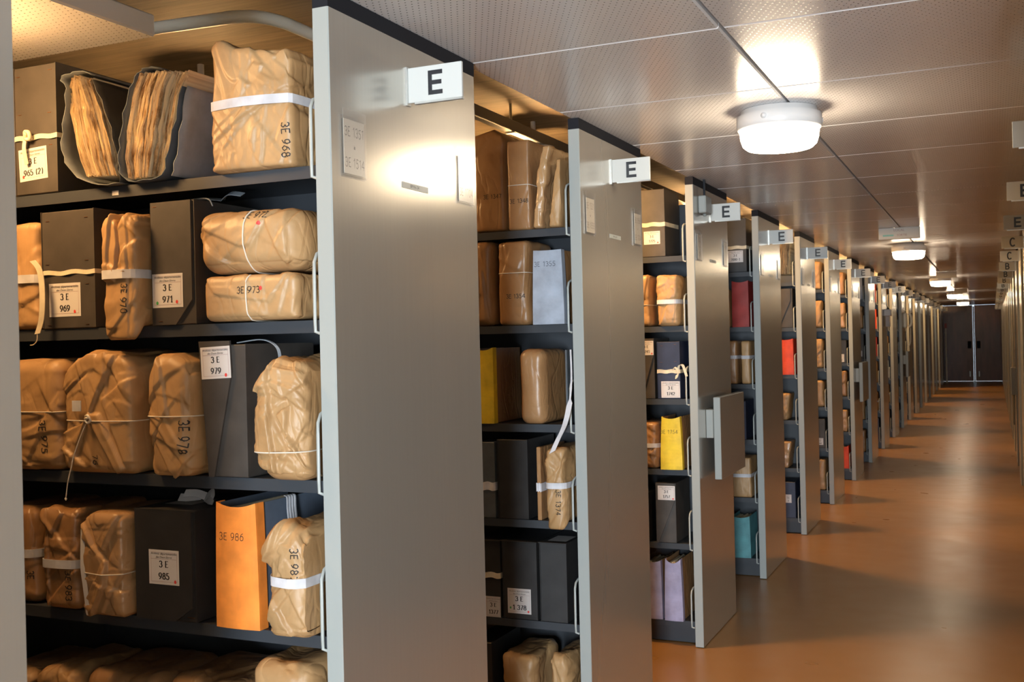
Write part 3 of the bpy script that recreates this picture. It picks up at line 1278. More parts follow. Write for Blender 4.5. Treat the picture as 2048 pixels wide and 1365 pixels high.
# end wall with its double door
ew = MB()
ew.box(XL_W, -1.36, YEND, YEND + 0.1, 0, HS)
ew.box(0.30, XR_W, YEND, YEND + 0.1, 0, HS)
ew.box(-1.36, 0.30, YEND, YEND + 0.1, 2.30, HS)
structure(ew.build('wall_end', M['wallpaint']))
for i, (a, b) in enumerate(((-1.3585, -0.540), (-0.490, 0.2985))):
    d_ = MB().box(a, b, YEND + 0.02, YEND + 0.07, 0.008, 2.272, 0, 0.004).build('door_%d' % (i + 1), M['door'])
    structure(d_)
    hx = b - 0.10 if i == 0 else a + 0.10
    h_ = MB()
    h_.box(hx - 0.05, hx + 0.05, YEND + 0.002, YEND + 0.0195, 0.98, 1.20, 0, 0.006)
    h_.box(hx - 0.012, hx + 0.012, YEND - 0.04, YEND + 0.002, 1.02, 1.16, 0, 0.004)
    h_.build('door_handle', M['cap'], d_)
    k_ = MB().box(hx - 0.012, hx + 0.012, YEND + 0.006, YEND + 0.0195, 0.14, 0.30, 0, 0.003).build('door_bolt', M['alu'], d_)
MB_ = MB().box(-0.535, -0.495, YEND + 0.075, YEND + 0.095, 0.0, 2.24).build('trim_1', M['edge'])
structure(MB_)

# suspended perforated ceiling of the corridor: metal trays with a bevelled edge
ct = MB()
PIT = 0.7275
ys = [2.684 + PIT * k for k in range(-10, 45)]
for k in range(len(ys) - 1):
    y0, y1 = ys[k] + 0.0018, ys[k + 1] - 0.0018
    if y0 > YEND - 0.4:
        break
    y1 = min(y1, YEND - 0.01)
    for (xa, xb) in ((-1.335, -0.6125), (-0.6035, 0.262)):
        z0, z1, e = HC, HC + 0.03, 0.0045
        vs = [(xa, y0, z0 + e), (xb, y0, z0 + e), (xb, y1, z0 + e), (xa, y1, z0 + e),
              (xa + e, y0 + e, z0), (xb - e, y0 + e, z0), (xb - e, y1 - e, z0), (xa + e, y1 - e, z0),
              (xa, y0, z1), (xb, y0, z1), (xb, y1, z1), (xa, y1, z1)]
        ct.add(vs, [(4, 7, 6, 5), (0, 4, 5, 1), (1, 5, 6, 2), (2, 6, 7, 3), (3, 7, 4, 0), (8, 0, 1, 9), (9, 1, 2, 10), (10, 2, 3, 11), (11, 3, 0, 8), (8, 9, 10, 11)])
structure(ct.build('ceiling', M['perf']))
# perforated panels of the first aisles
for (ya, yb, xe) in ((0.93, 2.075, -1.88),):
    at_ = MB()
    at_.box(-5.3, xe, ya, yb, HC + 0.001, HC + 0.055, 1, 0.004)
    at_.box(-5.296, xe - 0.004, ya + 0.004, yb - 0.004, HC, HC + 0.001, 0)
    o_ = at_.build('ceiling_aisle_panel', [M['perf'], M['plastic']])
    structure(o_)

# pipes and rail above the shelves
pp = smooth_line([(-2.3, 2.50, 2.462), (-2.08, 2.52, 2.462), (-1.99, 2.53, 2.462), (-1.935, 2.56, 2.462), (-1.905, 2.63, 2.462), (-1.90, 2.75, 2.462), (-1.90, 3.3, 2.462)], 6)
mb = MB()
mb.tube([(-3.6, 2.46, 2.462)] + pp, 0.019, 14)
o = tag(mb.build('water_pipe', M['pipe']), 'cream pipe bending under the slab above the nearest shelves', 'pipe')
cl = MB()
for x_ in (-2.22,):
    cl.tube([(x_, 2.505, 2.43 + 0.01 * k) for k in range(11)], 0.006, 8)
o = thing('ceiling_rail', 'dark steel rail hung from the slab behind the second bay', 'rail', (-1.89, 5.2, 2.42))
MB().box(-1.905, -1.868, 3.32, 9.5, 2.405, 2.455, 0, 0.003).build('rail_profile', M['shelf'], o)
for y_ in (4.25, 6.0, 7.8):
    MB().tube([(-1.886, y_, 2.455), (-1.886, y_, HS)], 0.006, 8).build('hanger_rod', M['alu'], o)
    MB().box(-1.908, -1.864, y_ - 0.01, y_ + 0.01, 2.40, 2.4045).build('clip', M['alu'], o)


# ================================================================== LAMPS
def lamp(label, x, y, z, r=0.142, mat='glow_corridor', group=None, name='ceiling_lamp', k=1.0):
    T = thing(name, label, 'lamp', (x, y, z), group)
    s = r / 0.142
    b = MB().lathe([(0.100 * s, -0.002), (0.128 * s, -0.004), (0.130 * s, -0.020), (0.143 * s, -0.024), (0.143 * s, -0.066), (0.137 * s, -0.072)], x, y, z, 40)
    fix_normals(b.build('lamp_base', M['plastic'], T))
    d = MB().lathe([(0.134 * s, -0.0722), (0.131 * s, -0.100), (0.124 * s, -0.122), (0.110 * s, -0.134), (0.06 * s, -0.139), (0.004, -0.140)], x, y, z, 32)
    fix_normals(d.build('diffuser', M[mat], T))
    for a in (-100, 20, 140):
        ca, sa = math.cos(math.radians(a)), math.sin(math.radians(a))
        sc_ = MB()
        sc_.tube([(x + ca * 0.1425 * s, y + sa * 0.1425 * s, z - 0.043), (x + ca * 0.1475 * s, y + sa * 0.1475 * s, z - 0.043)], 0.010 * s, 12)
        sc_.build('screw_cap', M['plastic'], T)
    return T


for i, y_ in enumerate((3.75, 9.98, 16.2, 22.4, 28.6)):
    lamp('round white ceiling lamp over the corridor, %s from the near end, lit' % NUM[i], -0.655, y_, HC, group='corridor ceiling lamps')
lamp('round white ceiling lamp over the corridor behind the viewer, lit', -0.655, -2.5, HC, group='corridor ceiling lamps')
LIT = [0, 1, 2, 4, 5, 6, 8, 9, 11, 12, 14, 16, 18]
for i in LIT:
    yc = (YN[i] + D + YN[i + 1]) / 2
    zl = HC if i == 0 else 2.41
    xl = -2.15 if i == 0 else -1.95
    if i == 1:
        xl = -2.6
    lamp('lit lamp in the aisle in front of the %s shelving unit' % NUM[i + 1], xl, yc + (0.08 if i == 0 else 0), zl, 0.11, 'glow_aisle' if i < 2 else 'glow_aisle_far', 'aisle lamps', 'aisle_lamp')
    if i:
        MB().tube([(xl, yc, zl - 0.003), (xl, yc, HS)], 0.012, 10).build('stem', M['plastic'], [o_ for o_ in COL.objects if o_.name.startswith('aisle_lamp')][-1])


# ================================================================== SHELVING
HOLD = {1: [('3E 1351', '3E 1514'), ('3E 1515', '3E 1704')], 2: [('3E 1521', '3E 1555'), ('3E 1556', '3E 1704')]}


def unit(i, side=-1):
    y0, y1 = YN[i], YN[i] + D
    if side < 0:
        xf, xb, xe = XP, XP - 0.04, -5.3
        lab = 'grey steel shelving unit on the left of the corridor, %s from the near end' % NUM[i]
    else:
        xf, xb, xe = XR, XR + 0.04, 2.0
        lab = 'grey steel shelving unit on the right of the corridor, %s from the near end' % NUM[i]
    T = thing('shelving_unit', lab, 'shelving', ((xf + xe) / 2, (y0 + y1) / 2, 0), 'shelving units along the corridor')
    mb = MB()
    xa, xc = min(xf, xb), max(xf, xb)
    e = 0.0025
    face = xf
    # panel with bevelled vertical corners: steel face (nearest right ones white), painted edges
    q = [(xa, y0), (xc - e, y0), (xc, y0 + e), (xc, y1 - e), (xc - e, y1), (xa, y1)] if side < 0 else [(xc, y0), (xc, y1), (xa + e, y1), (xa, y1 - e), (xa, y0 + e), (xa + e, y0)]
    n_ = len(q)
    mb.v = [(a, b, 0.004) for a, b in q] + [(a, b, HP) for a, b in q]
    for k in range(n_):
        k2 = (k + 1) % n_
        steel = abs(q[k][0] - face) < 1e-6 and abs(q[k2][0] - face) < 1e-6
        mb.f.append((k, k2, n_ + k2, n_ + k)); mb.mi.append(0 if steel else 1); mb.sm.append(False)
    mb.f.append(tuple(range(n_))[::-1]); mb.mi.append(1); mb.sm.append(False)
    mb.f.append(tuple(range(n_, 2 * n_))); mb.mi.append(1); mb.sm.append(False)
    mb.build('end_panel', [M['steel'] if side < 0 or i > 1 else M['plastic'], M['edge']], T)  # nearest right faces, unseen, made white as reflectors to brighten the nearest left panel
    MB().box(xa, xc, y0, y1, HP + 0.0005, HC - 0.002).build('top_rail', M['cap'], T)
    xs0, xs1 = (xe, xb - 0.004) if side < 0 else (xb + 0.004, xe)
    if side < 0 or i < 2:
        for z in ZS:
            s = MB()
            s.box(xs0, xs1, y0 + 0.022, y1 - 0.022, z - 0.004, z)
            s.box(xs0, xs1, y0 + 0.020, y0 + 0.022, z - 0.028, z - 0.0002)
            s.box(xs0, xs1, y1 - 0.022, y1 - 0.020, z - 0.028, z - 0.0002)
            s.build('shelf', M['shelf'], T)
    MB().box(xs0, xs1, (y0 + y1) / 2 - 0.004, (y0 + y1) / 2 + 0.004, 0.01, HP - 0.05).build('light_block_sheet', M['shelf'], T)  # added dark sheet in open shelving, keeps aisle light from leaking through
    MB().box(xs0, xs1, y0 + 0.07, y1 - 0.07, 0.004, 0.085).build('plinth', M['shelf'], T)
    if side < 0:
        for x_ in (-5.3,):
            MB().box(x_ - 0.03, x_, y0 + 0.02, y1 - 0.02, 0.004, HP - 0.03).build('far_panel', M['edge'], T)
        for x_ in (-2.33, -3.33, -4.33):
            MB().box(x_ - 0.01, x_ + 0.01, y0 + 0.334, y0 + 0.354, 0.004, HP - 0.055).build('upright', M['shelf'], T)
        if i <= 12:
            for z in ZS:
                w = MB()
                yf = y0 + 0.013
                xw = xb - 0.020
                pts = [(xw + 0.012, yf + 0.004, z - 0.030), (xw + 0.001, yf, z - 0.026), (xw, yf, z), (xw, yf, z + 0.10), (xw, yf + 0.002, z + 0.128), (xw, yf + 0.012, z + 0.146), (xw, yf + 0.035, z + 0.155), (xw, yf + 0.10, z + 0.157),
                       (xw, yf + 0.20, z + 0.157), (xw, yf + 0.235, z + 0.15), (xw, yf + 0.25, z + 0.13), (xw, yf + 0.25, z + 0.004)]
                w.tube(pts, 0.0042, 8)
                w.build('wire_end_stop', M['wire'], T)
    if side < 0 and i == 1:
        xk, zk = at(231, 384, y0 + 0.0195)
        MB().box(xk - 0.010, xk + 0.010, y0 + 0.0185, y0 + 0.0198, z_ := ZS[0] - 0.022, z_ + 0.011).build('shelf_sticker', M['white'], T)
    # aisle sign sticking out over the corridor
    if i <= 20:
        ys_ = y0 + 0.342
        sx = 1 if side < 0 else -1
        a0, a1 = xf + 0.0005 * sx, xf + 0.152 * sx
        b0, b1 = min(a0, a1), max(a0, a1)
        S = sub(MB().box(b0 + 0.004, b1, ys_ - 0.004, ys_ + 0.004, 2.088, 2.174, 0, 0.001).build('aisle_sign', M['sign'], T))
        cm = MB()
        cm.box(xf if side < 0 else xf - 0.005, xf + 0.005 if side < 0 else xf, ys_ - 0.010, ys_ + 0.010, 2.082, 2.176)
        cm.box(b0 + 0.022, b1 + 0.0005, ys_ - 0.0055, ys_ + 0.0055, 2.0835, 2.0885)
        cm.build('sign_clip', M['alu'], S)
        ch = 'E'
        if side > 0:
            ch = 'E' if i <= 4 else ('C' if i <= 6 else 'B')
        lm = MB()
        hh = 0.059
        cx_ = (b0 + b1) / 2 + 0.004
        if ch == 'E':
            w_, t_ = 0.039, 0.0105
            x_, z_ = cx_ - w_ / 2, 2.102
            for r_ in ((x_, x_ + t_, z_, z_ + hh), (x_ + t_, x_ + w_, z_, z_ + t_), (x_ + t_, x_ + w_, z_ + hh - t_, z_ + hh), (x_ + t_, x_ + w_ * .93, z_ + hh * .5 - t_ * .5, z_ + hh * .5 + t_ * .5)):
                lm.box(r_[0], r_[1], ys_ - 0.0052, ys_ - 0.0041, r_[2], r_[3])
        else:
            q, tw = strokes(ch, hh, hh * 0.17, None, 0, 1, False, 0.01)
            put_strokes(lm, q, (cx_ - tw / 2, ys_ - 0.0047, 2.102), (1, 0, 0), (0, 0, 1))
        lm.build('sign_letter', M['sign_ink'], S)
    # plexiglass holders and name strip on the steel face
    if side < 0 and i >= 1:
        for k, ya in enumerate((0.040, 0.597)):
            y_a, y_b = y0 + ya, y0 + ya + 0.095
            h = MB()
            h.box(xf + 0.0052, xf + 0.0070, y_a, y_b, 1.874, 2.022)
            h.box(xf + 0.0003, xf + 0.0020, y_a - 0.004, y_b + 0.002, 1.870, 2.008)
            h.box(xf + 0.0020, xf + 0.0052, y_a, y_b, 1.874, 1.877)
            Hh = sub(h.build('label_holder', M['clear'], T))
            c = MB()
            c.box(xf + 0.0030, xf + 0.0040, y_a + 0.006, y_b - 0.004, 1.879, 2.000)
            c.build('label_card', M['cream'], Hh)
            if i <= 6:
                t_ = MB()
                tx = HOLD.get(i, [('3E %d' % (1500 + 130 * i), '3E %d' % (1560 + 130 * i)), ('3E %d' % (1561 + 130 * i), '3E %d' % (1625 + 130 * i))])[k]
                if i > 2:
                    tx = ('3E', '3E')
                for (s_, zz, hh) in ((tx[0], 1.963, 0.021), ('a', 1.936, 0.010), (tx[1], 1.894, 0.021)):
                    HAND[0] += 1
                    q, tw = strokes(s_, hh, 0.0014, None, 0.04, HAND[0])
                    sc_ = min(1.0, 0.078 / max(tw, 1e-6))
                    q = [[(a * sc_, b) for a, b in qq] for qq in q]
                    put_strokes(t_, q, (xf + 0.0043, (y_a + y_b) / 2 - tw * sc_ / 2 + 0.001, zz), (0, 1, 0), (0, 0, 1))
                t_.build('handwriting', M['ink_faint'], Hh)
        st = MB().box(xf + 0.0003, xf + 0.0012, y0 + 0.305, y0 + 0.435, 1.878, 1.893).build('name_strip', M['wire'], T)
        if i <= 4:
            sub(st)
            tm = MB()
            put_font(tm, 'EPI No %dA' % (i + 1), 0.0105, (xf + 0.0014, y0 + 0.366, 1.8822), (0, 1, 0), (0, 0, 1))
            tm.build('strip_text', M['ink'], st)
    return T


for i in range(len(YN)):
    unit(i, -1)
for i in range(len(YN)):
    unit(i, 1)

# ================================================================== THINGS FIXED OR HUNG ON THE END PANELS
def steel_board(i, label, y_off=0.155, z0=0.795, z1=1.20, w=0.55):
    y0 = YN[i]
    T = thing('folding_table', label, 'folding table', (XP + 0.05, y0 + y_off + w / 2, z0))
    lf = MB()
    lf.box(XP + 0.036, XP + 0.0695, y0 + y_off, y0 + y_off + w, z0, z1, 1, 0.002)
    lf.box(XP + 0.0695, XP + 0.0700, y0 + y_off + .002, y0 + y_off + w - .002, z0 + .002, z1 - .002, 0)
    lf.build('table_leaf', [M['steel'], M['edge']], T)
    MB().box(XP + 0.0008, XP + 0.0355, y0 + y_off - 0.012, y0 + y_off + 0.08, 1.0, 1.14, 0, 0.002).build('hinge_bracket', M['edge'], T)
    MB().box(XP + 0.0008, XP + 0.0355, y0 + y_off + w - 0.10, y0 + y_off + w - 0.04, 1.0, 1.14, 0, 0.002).build('hinge_bracket', M['edge'], T)
    return T


steel_board(3, 'grey folded-down table leaf fixed on the fourth steel end panel')
steel_board(7, 'grey folded-down table leaf fixed on the eighth steel end panel', 0.16)
steel_board(11, 'grey folded-down table leaf far along the left of the corridor', 0.16)
# switch box with its conduit
T = thing('switch_box', 'small grey switch box with conduit at the top of the fourth steel panel', 'switch', (XP, YN[3] + 0.14, 2.10))
MB().box(XP + 0.0008, XP + 0.040, YN[3] + 0.085, YN[3] + 0.205, 2.105, 2.190, 0, 0.005).build('box_body', M['edge'], T)
MB().tube([(XP + 0.02, YN[3] + 0.14, 2.1905), (XP + 0.02, YN[3] + 0.14, HC - 0.001)], 0.006, 8).build('conduit', M['shelf'], T)
MB().tube([(XP + 0.02, YN[3] + 0.14, 2.094), (XP + 0.02, YN[3] + 0.14, 2.1045)], 0.009, 10).build('gland', M['edge'], T)
# telephone handset far along
y_ = YN[12] - 0.9
T = thing('wall_telephone', 'cream wall telephone with curled cord far along the left panels', 'telephone', (XP, YN[11] + 0.3, 1.55))
yb = YN[11] + 0.3
MB().box(XP + 0.0008, XP + 0.06, yb - 0.09, yb + 0.09, 1.57, 1.82, 0, 0.02).build('telephone_body', M['pipe'], T)
hs = MB()
hs.tube(smooth_line([(XP + 0.085, yb - 0.03, 1.80), (XP + 0.115, yb - 0.03, 1.77), (XP + 0.125, yb - 0.03, 1.69), (XP + 0.115, yb - 0.03, 1.62), (XP + 0.085, yb - 0.03, 1.59)], 5), 0.02, 10)
hs.build('handset', M['pipe'], T)
hc = MB()
hc.tube(smooth_line([(XP + 0.05, yb - 0.05, 1.565), (XP + 0.05, yb - 0.06, 1.40), (XP + 0.075, yb - 0.05, 1.28), (XP + 0.105, yb - 0.03, 1.36), (XP + 0.11, yb - 0.03, 1.575)], 6), 0.006, 8)
hc.build('cord', M['pipe'], T)
T = thing('paper_dispenser', 'white dispenser box hung on a steel panel before the telephone', 'dispenser', (XP, YN[9] + 0.35, 1.6))
MB().box(XP + 0.0008, XP + 0.09, YN[9] + 0.25, YN[9] + 0.45, 1.72, 1.81, 0, 0.008).build('dispenser_body', M['plastic'], T)
MB().box(XP + 0.02, XP + 0.07, YN[9] + 0.27, YN[9] + 0.43, 1.58, 1.7195, 0, 0.006).build('paper_roll', M['white'], T)
T = thing('folding_table', 'grey folded table leaf on the right panels far along', 'folding table', (XR, 13.3, 0.8))
MB().box(XR - 0.045, XR - 0.0008, 13.06, 13.4, 0.78, 1.08, 0, 0.003).build('table_leaf', M['edge'], T)
MB().tube([(XR - 0.02, 13.2, 0.775), (XR - 0.02, 13.2, 0.44)], 0.008, 8).build('leg', M['wire'], T)
T = thing('fire_extinguisher_post', 'cream post with red top beside the end door', 'post', (-1.24, 33.9, 0))
MB().box(-1.275, -1.235, 33.9, 33.94, 0.002, 1.72).build('post', M['pipe'], T)
MB().box(-1.285, -1.225, 33.88, 33.8995, 1.60, 1.74).build('red_plate', M['red_paint'], T)

# emergency exit signs hung under the ceiling
def exit_sign(y, x0, x1, label, written=True, z0=2.188):
    T = thing('exit_sign', label, 'sign', ((x0 + x1) / 2, y, z0))
    z1 = HC - 0.0015
    MB().box(x0, x1, y - 0.02, y + 0.02, z0, z1, 0, 0.003).build('sign_body', M['sign'], T)
    if written:
        m = MB()
        m.add([(x0 + .03, y - .0204, z0 + .022), (x0 + .105, y - .0204, z0 + .022), (x0 + .105, y - .0204, z0 + .036), (x0 + .03, y - .0204, z0 + .036)], [(0, 1, 2, 3)])
        m.build('green_band', M['pane'], T)
        m = MB()
        put_font(m, 'LOCAL', 0.024, ((x0 + x1) / 2, y - .0204, z0 + .058), (1, 0, 0), (0, 0, 1))
        put_font(m, 'SORTIE', 0.022, ((x0 + x1) / 2 + 0.02, y - .0204, z0 + .022), (1, 0, 0), (0, 0, 1))
        m.build('sign_lettering', M['frame_ink'], T)
    return T


exit_sign(8.4, -0.757, -0.470, 'white emergency exit sign under the ceiling, nearest of three')
exit_sign(14.9, -0.653, -0.407, 'grey back of a hanging sign under the ceiling, middle of three', False)
exit_sign(21.0, -0.62, -0.40, 'grey back of a hanging sign under the ceiling, farthest of three', False)

# ================================================================== WHAT STANDS ON THE SHELVES
def fr(n, s, a, top, b, bot=None, off=0.0, z0=None):
    """front rectangle in the plane just behind the shelf lip of unit n"""
    Yf = YN[n] + 0.020 + off
    bot = bot if bot is not None else top + 150
    ym = (top + bot) / 2
    xa, xb = at(a, ym, Yf)[0], at(b, ym, Yf)[0]
    zt = at((a + b) / 2, top, Yf)[1]
    zb = (ZS[s] + 0.0008) if z0 is None else z0
    return xa, zb, xb, zt, Yf


def card_at(n, off, a, b, c, d, lines, dots=(), tilt=0.0):
    """label card from its photographed rectangle (left, top, right, bottom)"""
    Yf = YN[n] + 0.020 + off
    x0, z0 = at(a, d, Yf)
    x1, z1 = at(c, b, Yf)
    xm = at(a, b, Yf)[0]
    return ((x0 + x1) / 2, (z0 + z1) / 2, (x1 - (x0 + xm) / 2), z1 - z0, lines, dots, tilt)


RD, GD = 'dot_red', 'dot_green'
B1 = 'on the %s shelf of the nearest bay'
# ---- nearest bay, top shelf
x0, z0, x1, z1, Y = fr(1, 0, -18, 178, 26, 385, 0.01)
parcel('sliver of a wrapped parcel at the far left end of the nearest top shelf', x0, z0, x1, z1, Y, 0.22, 'kraft', 3, n=(20, 10, 30))
x0, z0, x1, z1, Y = fr(1, 0, 30, 131, 114, 375, -0.004)
T = archive_box('dark archive box with label 3 E 965 (2) on the nearest top shelf', x0, z0, x1, z1, Y, 0.27, 'charcoal',
                card_at(1, 0, 42, 293, 97, 364, ('3 E', '965 (2)'), ((-0.36, -0.36, RD),), 0.05), None,
                ((.10, .93), (.86, .95), (.12, .63), (.83, .62), (.84, .37)), (0.44, 0.012, 'ribbon'))
kb = MB()
kx, kz = at(58, 272, Y - 0.012)
kb.tube(smooth_line([(kx - .018, Y - .008, kz + .002), (kx - .008, Y - .016, kz + .010), (kx + .006, Y - .018, kz + .006), (kx + .004, Y - .014, kz - .008), (kx - .010, Y - .014, kz - .006), (kx - .004, Y - .018, kz + .006)], 5), 0.0052, 8)
kb.ribbon(smooth_line([(kx - .012, Y - .012, kz), (kx - .016, Y - .014, kz - .03), (kx - .012, Y - .010, kz - .07)], 4), Vector((0.006, 0, 0.001)), 0.0008)
kb.build('ribbon_knot', M['ribbon'], T)

# open bundles of old leaves in bent grey covers
T = thing('paper_bundle', 'narrow leaning bundle of yellowed leaves in an open dark cover, nearest top shelf', 'paper bundle', (at(185, 250, 2.0)[0], 2.1, ZS[0]))
Yp = 1.972
PL = [at(a, b, Yp) for a, b in ((170, 352), (150, 290), (139, 225), (137, 175), (142, 158))]
PR = [at(a, b, Yp) for a, b in ((233, 350), (222, 300), (208, 240), (192, 190), (180, 160))]
leaf_block(T, PL, PR, Yp, 0.22, 4, 0.006)
cz = [at(a, b, Yp - .01) for a, b in ((182, 150), (165, 143), (140, 148), (122, 157), (133, 176), (130, 230), (124, 285), (133, 325), (158, 355), (200, 371), (238, 372))]
cz = [(a, max(b, ZS[0] + .004)) for a, b in cz]
bent_sheet(T, smooth_line(cz, 3), Yp - .012, Yp + 0.23, 'cover_grey')
cz = [at(a, b, Yp) for a, b in ((241, 368), (236, 320), (222, 255), (203, 200), (185, 160))]
cz = [(a, max(b, ZS[0] + .004)) for a, b in cz]
bent_sheet(T, smooth_line(cz, 3), Yp - .004, Yp + 0.24, 'black', 'cover', 0.0025)

T = thing('paper_bundle', 'thick bundle of yellowed leaves in a blue-grey cover next to parcel 3E 968', 'paper bundle', (at(310, 250, 2.0)[0], 2.1, ZS[0]))
PL = [at(a, b, Yp) for a, b in ((258, 358), (250, 320), (253, 260), (262, 200), (277, 150))]
PR = [at(a, b, Yp) for a, b in ((322, 352), (335, 310), (344, 250), (354, 190), (372, 143))]
leaf_block(T, PL, PR, Yp, 0.22, 9, 0.0075)
cz = [at(a, b, Yp - .01) for a, b in ((322, 137), (300, 136), (283, 143), (268, 165), (254, 210), (245, 265), (240, 310), (243, 345), (262, 376), (290, 372), (325, 350), (338, 300), (352, 240), (364, 172))]
cz = [(a, max(b, ZS[0] + .004)) for a, b in cz]
bent_sheet(T, smooth_line(cz, 3), Yp - .014, Yp + 0.20, 'slate', 'cover', 0.002)
# side sheet towards the right
cz = [at(a, b, Yp) for a, b in ((346, 352), (356, 310), (366, 240), (376, 172))]
cz = [(a, max(b, ZS[0] + .004)) for a, b in cz]
bent_sheet(T, smooth_line(cz, 3), Yp - .006, Yp + 0.24, 'bluegrey', 'cover', 0.002, 0.002)

x0, z0, x1, z1, Y = fr(1, 0, 418, 102, 585, 355, -0.02)
W = 1.0
parcel('large kraft parcel 3E 968 with a wide white strap on the nearest top shelf', x0, z0, x1, z1, Y, 0.24, 'kraft', 11, 0.014, 1.25, 0.052, (50, 22, 66),
       top=(0.07, 1.2), flaps=(([(-1, .02), (.72, .02), (.78, .10), (-.05, .55)], .003), ([(-1, 1), (.1, 1.02), (-.2, .52), (-1, .3)], .002)),
       strap=0.57, text='3E 968', tsize=0.019, tpos=(.88, .22), hem=((-1, .030), (-.75, .034), (-.4, .012), (.3, .006), (.9, -.004), (1, -.02)))

# ---- second shelf
x0, z0, x1, z1, Y = fr(1, 1, -30, 447, 77, 665, -0.012)
parcel('kraft parcel with white strap left of the box 3 E 969', x0, z0, x1, z1, Y, 0.24, 'kraft', 21, 0.02, 1.1, n=(30, 14, 50), strap=0.47, droop=0.02)
x0, z0, x1, z1, Y = fr(1, 1, 85, 421, 190, 658, -0.004)
T = archive_box('dark archive box with label 3 E 969 and a cream tie ribbon', x0, z0, x1, z1, Y, 0.27, 'charcoal',
                card_at(1, 0, 102, 565, 164, 635, ('3 E', '969'), ((0.31, -0.36, RD),)), None, ((.12, .92), (.85, .93), (.10, .55), (.85, .57), (.85, .37), (.12, .03), (.84, .03)), (0.475, 0.011, 'ribbon'))
hb = MB()
q = [at(a, b, Y - .03) for a, b in ((66, 522), (78, 536), (84, 560), (86, 600), (84, 640), (76, 668))]
hb.ribbon(smooth_line([(a, Y - .032, b) for a, b in q], 4), Vector((0.009, 0, 0.001)), 0.0008)
q = [at(a, b, Y - .03) for a, b in ((76, 668), (75, 682), (68, 690), (62, 691))]
hb.tube(smooth_line([(a, Y - .032, b) for a, b in q], 3), 0.0012, 6)
hb.build('loose_ribbon', M['ribbon'], T)

x0, z0, x1, z1, Y = fr(1, 1, 204, 432, 275, 655, -0.045)
parcel('crumpled kraft parcel 3E 970 with white strap, sagging over the second shelf edge', x0, z0, x1, z1, Y, 0.27, 'kraft', 33, 0.018, 1.5, 0.05, (44, 20, 60),
       flaps=(([(-1, 1), (-.1, 1), (.0, .78), (-.25, .45), (-1, .45)], .006), ([(.0, 1.02), (1, 1.02), (1, .5), (.25, .5), (.1, .75)], .004)),
       strap=0.47, text='3E 970', tsize=0.017, tpos=(.60, .25), droop=0.05, pinch=0.08, hem=((-1, -.01), (-.4, .004), (0, -.018), (.35, .012), (1, -.006)))
x0, z0, x1, z1, Y = fr(1, 1, 306, 403, 391, 652, -0.002)
T = archive_box('dark archive box with label 3 E 971, clipped flap and a grey bow on top', x0, z0, x1, z1, Y, 0.27, 'charcoal',
                card_at(1, -.004, 308, 546, 368, 617, ('3 E', '971'), ((-0.34, -0.36, GD), (0.30, -0.34, RD))),
                [(0, 0), (.55, 0), (.94, .20), (.94, 1), (0, 1)], ((.10, .965), (.2, .03)))
rb = MB()
zt = z1 + .006
rb.ribbon(smooth_line([(x0 + .05, Y + .04, zt), (x0 + .09, Y + .07, zt + .006), (x0 + .13, Y + .10, zt + .004)], 4), Vector((0.0, .010, .003)), .0008)
rb.ribbon(smooth_line([(x0 + .13, Y + .10, zt + .004), (x0 + .16, Y + .09, zt + .016), (x0 + .19, Y + .10, zt + .012)], 4), Vector((0.0, .009, .005)), .0008)
rb.tube(smooth_line([(x0 + .05, Y + .05, zt), (x0 + .12, Y + .03, zt), (x0 + .155, Y + .02, zt - .006), (x0 + .165, Y + .02, zt - .022)], 4), .0018, 6)
rb.build('ribbon_bow', M['ribbon_grey'], T)
x0, z0, x1, z1, Y = fr(1, 1, 404, 548, 596, 645, -0.02)
z0 += .003
ztop = z1 + .005
parcel('flat kraft parcel 3E 973 lying under another parcel, tied with white string', x0, z0, x1, z1 - .003, Y, 0.26, 'kraft', 41, 0.018, 0.7, 0.07, (60, 22, 26),
       flaps=(([(-1, 1.05), (.85, 1.05), (.42, .40), (-.72, .60)], .0035),), xstring=0.5, text='3E 973', tsize=0.015, tpos=(.52, .60), trot=False, dots=((.65, .70, RD),), bulge=.004)
x0, z0, x1, z1, Y = fr(1, 1, 387, 419, 600, 550, -0.02, z0=ztop)
parcel('puffed kraft parcel 3E 972 lying on top of parcel 3E 973', x0, z0, x1, z1, Y, 0.26, 'kraft', 47, 0.045, 0.9, 0.075, (60, 22, 34),
       flaps=(([(-.85, 1.05), (.55, 1.05), (.12, .42), (-.05, .40), (-.8, .72)], .005), ([(.4, .8), (.75, .95), (.8, .15), (.72, .10)], .004)), xstring=0.52,
       text='3E 972', tsize=0.015, tpos=(.60, .85), trot=False, dots=((.66, .76, RD),), bulge=.010)

# ---- third shelf
x0, z0, x1, z1, Y = fr(1, 2, -10, 720, 119, 937, -0.02)
parcel('kraft parcel 3E 975 tied with string at the left of the third shelf', x0, z0, x1, z1, Y, 0.25, 'kraft', 52, 0.035, 1.1, 0.06, (44, 18, 56), string=0.53, text='3E 975', tsize=0.020, tpos=(.72, .31),
       flaps=(([(-1, .4), (.2, .0), (-1, -.05)], .004),))
x0, z0, x1, z1, Y = fr(1, 2, 123, 712, 266, 942, -0.03)
T, P_, F_ = parcel('kraft parcel 3E 976 gathered to a knot in the middle, string hanging down', x0, z0, x1, z1, Y, 0.25, 'kraft', 58, 0.024, 1.25, 0.062, (56, 18, 66), string=0.45,
                   flaps=(([(-.55, .95), (.55, 1.0), (-.15, .48)], .006), ([(-1, .35), (-.22, .45), (-.75, .05)], .006), ([(-.2, .5), (.15, .5), (.75, .05), (.55, .02)], .007), ([(.2, .62), (1, .85), (1, .1), (.75, .1)], .004)),
                   text='76', tsize=0.018, tpos=(.43, .12), hem=((-1, -.03), (-.6, -.004), (-.2, .014), (.2, .010), (.7, 0), (1, -.01)))
